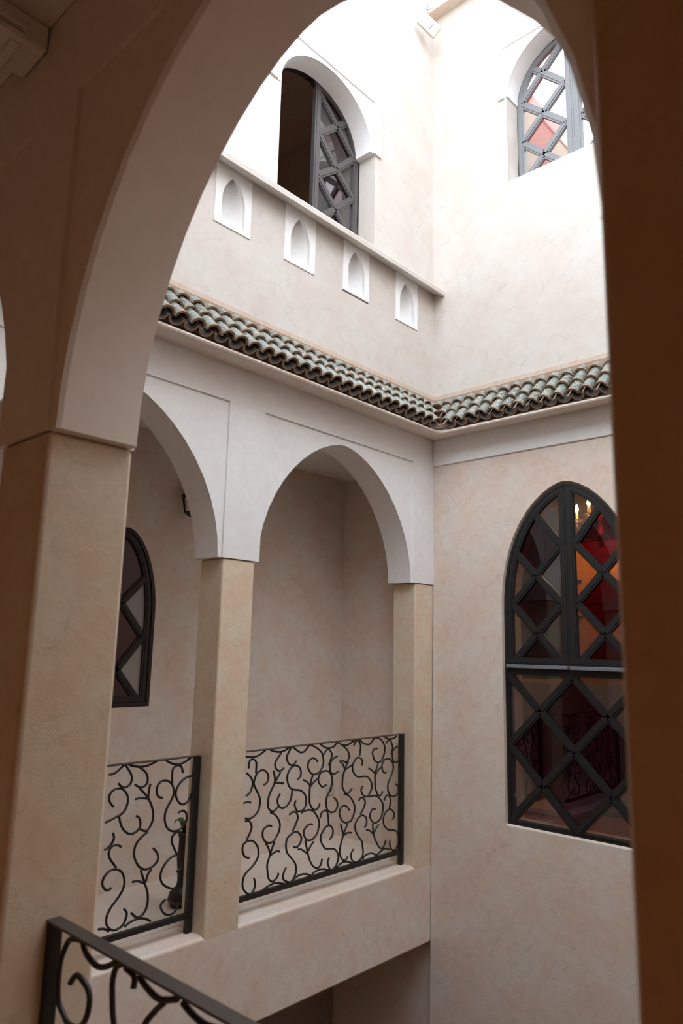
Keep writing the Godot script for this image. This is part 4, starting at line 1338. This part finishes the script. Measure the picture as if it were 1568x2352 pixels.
func small_things() -> void:
	# wall box in the top corner
	var p := [Vector3(-0.289, 7.018, 0.121), Vector3(-0.310, 6.939, 0.051), Vector3(-0.163, 6.837, 0.123), Vector3(-0.144, 6.918, 0.193)]
	var mid: Vector3 = (p[0] + p[1] + p[2] + p[3]) * 0.25
	var ux: Vector3 = (p[2] - p[1]).normalized()
	var uy: Vector3 = (p[0] - p[1]).normalized()
	var uz := ux.cross(uy).normalized()
	var o := thing("wall_box", "small white plastic device box tilted in the top corner between the two bright walls", "box", mid)
	o.basis = Basis(ux, uz.cross(ux), uz)
	obj("housing", bx(-0.096, 0.096, -0.054, 0.054, -0.036, 0.0, 0.008), M.plastic, o)
	var st := mb()
	for k in 6:
		box(st, Vector3(0.018 + 0.001 * k, -0.026 + k * 0.0095, 0.0), Vector3(0.022 + 0.001 * k, -0.020 + k * 0.0095, 0.0015), 0.0004)
	obj("marking", st, M.ink, o)
	obj("bracket", bx(-0.02, 0.02, -0.02, 0.02, -0.11, -0.034, 0.003), M.plastic, o)
	st = mb()
	tube(st, spline([Vector3(-0.085, 0.05, -0.02), Vector3(-0.10, 0.075, -0.02), Vector3(-0.075, 0.10, -0.03), Vector3(-0.05, 0.14, -0.04)], 5), 0.003)
	obj("cable", st, M.drip_metal, o)
	# socket on the gallery wall
	o = thing("wall_socket", "white square wall socket low on the gallery wall behind the railing", "socket", Vector3(-0.107, 0.535, -0.945))
	obj("plate", bx(-0.044, 0.044, -0.044, 0.044, 0.0, 0.010, 0.004), M.plastic, o)
	st = mb()
	lathe(st, [Vector2(0.021, 0.0), Vector2(0.021, 0.004), Vector2(0.018, 0.004), Vector2(0.016, 0.001), Vector2(0.0, 0.001)], Vector3.ZERO, 16)
	var ring := obj("outlet", st, M.porcelain, o, Vector3(0, 0, 0.009))
	ring.rotation.x = PI / 2
	st = mb()
	for k in [-1, 1]:
		box(st, Vector3(k * 0.0095 - 0.0025, -0.0025, 0.0), Vector3(k * 0.0095 + 0.0025, 0.0025, 0.0115), 0.0005)
	obj("pin_hole", st, M.ink, o)
	# wall lantern, mostly behind the soffit
	o = thing("wall_lantern", "dark green metal wall lantern peeping out from behind the arch", "lantern", Vector3(-1.675, 2.60, -0.85))
	st = mb()
	for k in 6:
		var a := TAU * k / 6
		var d := Vector3(cos(a), 0, sin(a))
		tube(st, [d * 0.052 + Vector3(0, -0.045, 0), d * 0.075 + Vector3(0, 0.07, 0)], 0.004, 0.004, 6)
	lathe(st, [Vector2(0.0, -0.075), Vector2(0.02, -0.07), Vector2(0.05, -0.05), Vector2(0.056, -0.045), Vector2(0.05, -0.04), Vector2(0.0, -0.04)], Vector3.ZERO, 6)
	lathe(st, [Vector2(0.074, 0.066), Vector2(0.088, 0.072), Vector2(0.06, 0.10), Vector2(0.03, 0.125), Vector2(0.012, 0.135), Vector2(0.012, 0.15), Vector2(0.0, 0.155)], Vector3.ZERO, 6)
	obj("lantern_frame", st, M.lantern_metal, o)
	for k in 6:
		var a := TAU * k / 6
		var b := TAU * (k + 1) / 6
		var da := Vector3(cos(a), 0, sin(a))
		var db := Vector3(cos(b), 0, sin(b))
		var s := mb()
		quad(s, da * 0.05 + Vector3(0, -0.042, 0), db * 0.05 + Vector3(0, -0.042, 0), db * 0.073 + Vector3(0, 0.067, 0), da * 0.073 + Vector3(0, 0.067, 0), (da + db).normalized())
		obj("pane", s, M.thin_pane, o)
	st = mb()
	tube(st, spline([Vector3(0, 0.15, 0), Vector3(0, 0.19, -0.02), Vector3(0, 0.18, -0.07), Vector3(0, 0.10, -0.095)], 5), 0.006)
	obj("bracket", st, M.lantern_metal, o)
	# tall slender vase with a plant behind the left railing
	o = thing("floor_vase", "tall slender black vase with a round foot on the gallery floor behind the left railing", "vase", Vector3(-1.872, 0.17, -0.46))
	st = mb()
	lathe(st, [Vector2(0.0, 0.0), Vector2(0.050, 0.0), Vector2(0.066, 0.02), Vector2(0.070, 0.05), Vector2(0.062, 0.078), Vector2(0.040, 0.098), Vector2(0.026, 0.112), Vector2(0.022, 0.14), Vector2(0.026, 0.20), Vector2(0.032, 0.26), Vector2(0.026, 0.33), Vector2(0.026, 0.37), Vector2(0.034, 0.395), Vector2(0.030, 0.402), Vector2(0.022, 0.40), Vector2(0.018, 0.37)], Vector3.ZERO, 24)
	obj("body", st, M.brown_black_paint, o)
	st = mb()
	lathe(st, [Vector2(0.0715, 0.028), Vector2(0.0735, 0.034), Vector2(0.0715, 0.040)], Vector3.ZERO, 24)
	obj("band", st, M.dull_brass, o)
	for k in 5:
		st = mb()
		var a := 0.9 + k * 1.27
		var d := Vector3(cos(a), 0, sin(a))
		var side := d.cross(Vector3.UP)
		var rib := spline([Vector3(0, 0.39, 0), d * 0.02 + Vector3(0, 0.45, 0), d * 0.045 + Vector3(0, 0.475, 0), d * 0.062 + Vector3(0, 0.455, 0)], 3)
		for i in rib.size() - 1:
			var wa := 0.017 * sin(PI * float(i) / (rib.size() - 1)) + 0.001
			var wb := 0.017 * sin(PI * float(i + 1) / (rib.size() - 1)) + 0.001
			quad(st, rib[i] - side * wa, rib[i] + side * wa, rib[i + 1] + side * wb, rib[i + 1] - side * wb, Vector3.UP)
			quad(st, rib[i] - side * wa - Vector3(0, 0.0015, 0), rib[i] + side * wa - Vector3(0, 0.0015, 0), rib[i + 1] + side * wb - Vector3(0, 0.0015, 0), rib[i + 1] - side * wb - Vector3(0, 0.0015, 0), Vector3.DOWN)
		obj("leaf", st, M.leaf_green, o)


func room_things() -> void:
	# glass chandelier
	var o := thing("chandelier", "glass chandelier with candle bulbs and coloured drops glowing behind the tall window", "chandelier", Vector3(1.30, 2.635, 0.785))
	var st := mb()
	lathe(st, [Vector2(0.0, -0.10), Vector2(0.012, -0.095), Vector2(0.02, -0.07), Vector2(0.012, -0.05), Vector2(0.035, -0.02), Vector2(0.045, 0.01), Vector2(0.02, 0.04), Vector2(0.014, 0.12), Vector2(0.03, 0.18), Vector2(0.014, 0.24), Vector2(0.008, 0.34), Vector2(0.006, 0.78)], Vector3.ZERO, 12)
	obj("stem", st, M.gold, o)
	for k in 4:
		var a := deg_to_rad(181.0 + 90.0 * k)
		var d := Vector3(cos(a), 0, sin(a))
		var e := d * 0.205
		st = mb()
		tube(st, spline([d * 0.03 + Vector3(0, 0.02, 0), d * 0.08 + Vector3(0, -0.03, 0), d * 0.15 + Vector3(0, -0.02, 0), d * 0.195 + Vector3(0, 0.06, 0), e + Vector3(0, 0.13, 0)], 4), 0.006)
		obj("arm", st, M.crystal, o)
		st = mb()
		lathe(st, [Vector2(0.006, 0.125), Vector2(0.02, 0.13), Vector2(0.045, 0.145), Vector2(0.05, 0.155), Vector2(0.042, 0.152), Vector2(0.018, 0.14), Vector2(0.0, 0.138)], e, 12)
		obj("drip_cup", st, M.crystal, o)
		st = mb()
		lathe(st, [Vector2(0.011, 0.138), Vector2(0.011, 0.215), Vector2(0.0, 0.218)], e, 10)
		obj("candle", st, M.porcelain, o)
		st = mb()
		lathe(st, [Vector2(0.0, 0.216), Vector2(0.010, 0.222), Vector2(0.0155, 0.24), Vector2(0.013, 0.26), Vector2(0.006, 0.283), Vector2(0.0, 0.295)], e, 10)
		obj("bulb", st, M.flame, o)
		var l := OmniLight3D.new()
		l.name = "bulb_light"
		l.position = e + Vector3(0, 0.25, 0)
		l.light_color = Color(1.0, 0.74, 0.40)
		l.light_energy = 0.021
		l.light_size = 0.014
		l.omni_range = 9.0
		l.omni_attenuation = 2.0
		l.shadow_enabled = true
		o.add_child(l, true)
		for j in 3:
			st = mb()
			var q := e + Vector3(cos(a + j * 2.1), 0, sin(a + j * 2.1)) * 0.042
			lathe(st, [Vector2(0.0, 0.075), Vector2(0.009, 0.098), Vector2(0.007, 0.115), Vector2(0.0, 0.142)], q, 6)
			obj("drop", st, [M.crystal, M.red_drop, M.black_drop][(j + k) % 3], o)
	# wardrobe
	o = thing("wardrobe", "tall orange wood wardrobe with two black handles seen through the tall window", "wardrobe", Vector3(2.1, 0.12, 0.58))
	obj("carcass", bx(-0.28, 0.4, 0.0, 2.55, -0.42, 0.62, 0.01), M.orange_wood, o)
	for s in [-1, 1]:
		var y0 := 0.05 if s < 0 else 2.06
		var door := obj("door", bx(-0.302, -0.28, 0.05 if s < 0 else 1.98, 1.96 if s < 0 else 2.5, -0.40, 0.58, 0.004), M.orange_wood, o)
		obj("handle", bx(-0.335, -0.302, 1.86 if s < 0 else 2.185, 1.875 if s < 0 else 2.20, -0.32, -0.20, 0.004), M.ink, door)
	# bench under the window and what stands in the room
	o = thing("window_bench", "terracotta plaster bench inside the tall window", "bench", Vector3(0.6, 0.12, 1.3))
	obj("seat", bx(-0.33, 0.35, 0.0, 0.36, -0.95, 1.2, 0.03), M.terracotta, o)
	o = thing("bench_cushion", "pale folded cloth lying on the bench inside the tall window", "cloth", Vector3(0.75, 0.48, 0.62))
	obj("cloth", bx(-0.16, 0.16, 0.0, 0.05, -0.22, 0.22, 0.02), M.porcelain, o)
	o = thing("sofa", "brown high-backed sofa made up to darken the lower part of the room behind the tall window", "sofa", Vector3(1.35, 0.12, 0.25))  # made-up piece, placed to keep the lower panes dark
	obj("seat", bx(-0.30, 0.28, 0.10, 0.42, -1.0, 1.0, 0.05), M.black_cloth, o)
	obj("backrest", bx(0.20, 0.40, 0.10, 1.30, -1.05, 1.05, 0.06), M.black_cloth, o)
	for s in [-1, 1]:
		obj("armrest", bx(-0.32, 0.36, 0.10, 0.62, s * 0.98, s * 1.12, 0.05), M.black_cloth, o)
	for s in [[-1, -1], [-1, 1], [1, -1], [1, 1]]:
		obj("leg", bx(s[0] * 0.26 - 0.025, s[0] * 0.26 + 0.025, 0.0, 0.12, s[1] * 0.95 - 0.025, s[1] * 0.95 + 0.025, 0.004), M.ink, o)
	o = thing("added_curtain", "dark grey curtain added in the room to darken the left panes of the tall window", "curtain", Vector3(1.87, 0.12, -1.10))  # made-up dark sheet, placed so the left panes look unlit
	st = mb()
	for i in 42:
		var z0 := i * 0.0295
		var a := Vector3(0.022 * sin(i * 1.3), 0, z0)
		var b := Vector3(0.022 * sin((i + 1) * 1.3), 0, z0 + 0.0295)
		quad(st, a, b, b + Vector3(0, 2.9, 0), a + Vector3(0, 2.9, 0), Vector3(-1, 0, 0))
		quad(st, a + Vector3(0.006, 0, 0), b + Vector3(0.006, 0, 0), b + Vector3(0.006, 2.9, 0), a + Vector3(0.006, 2.9, 0), Vector3(1, 0, 0))
	obj("fabric", st, M.dark_curtain, o)
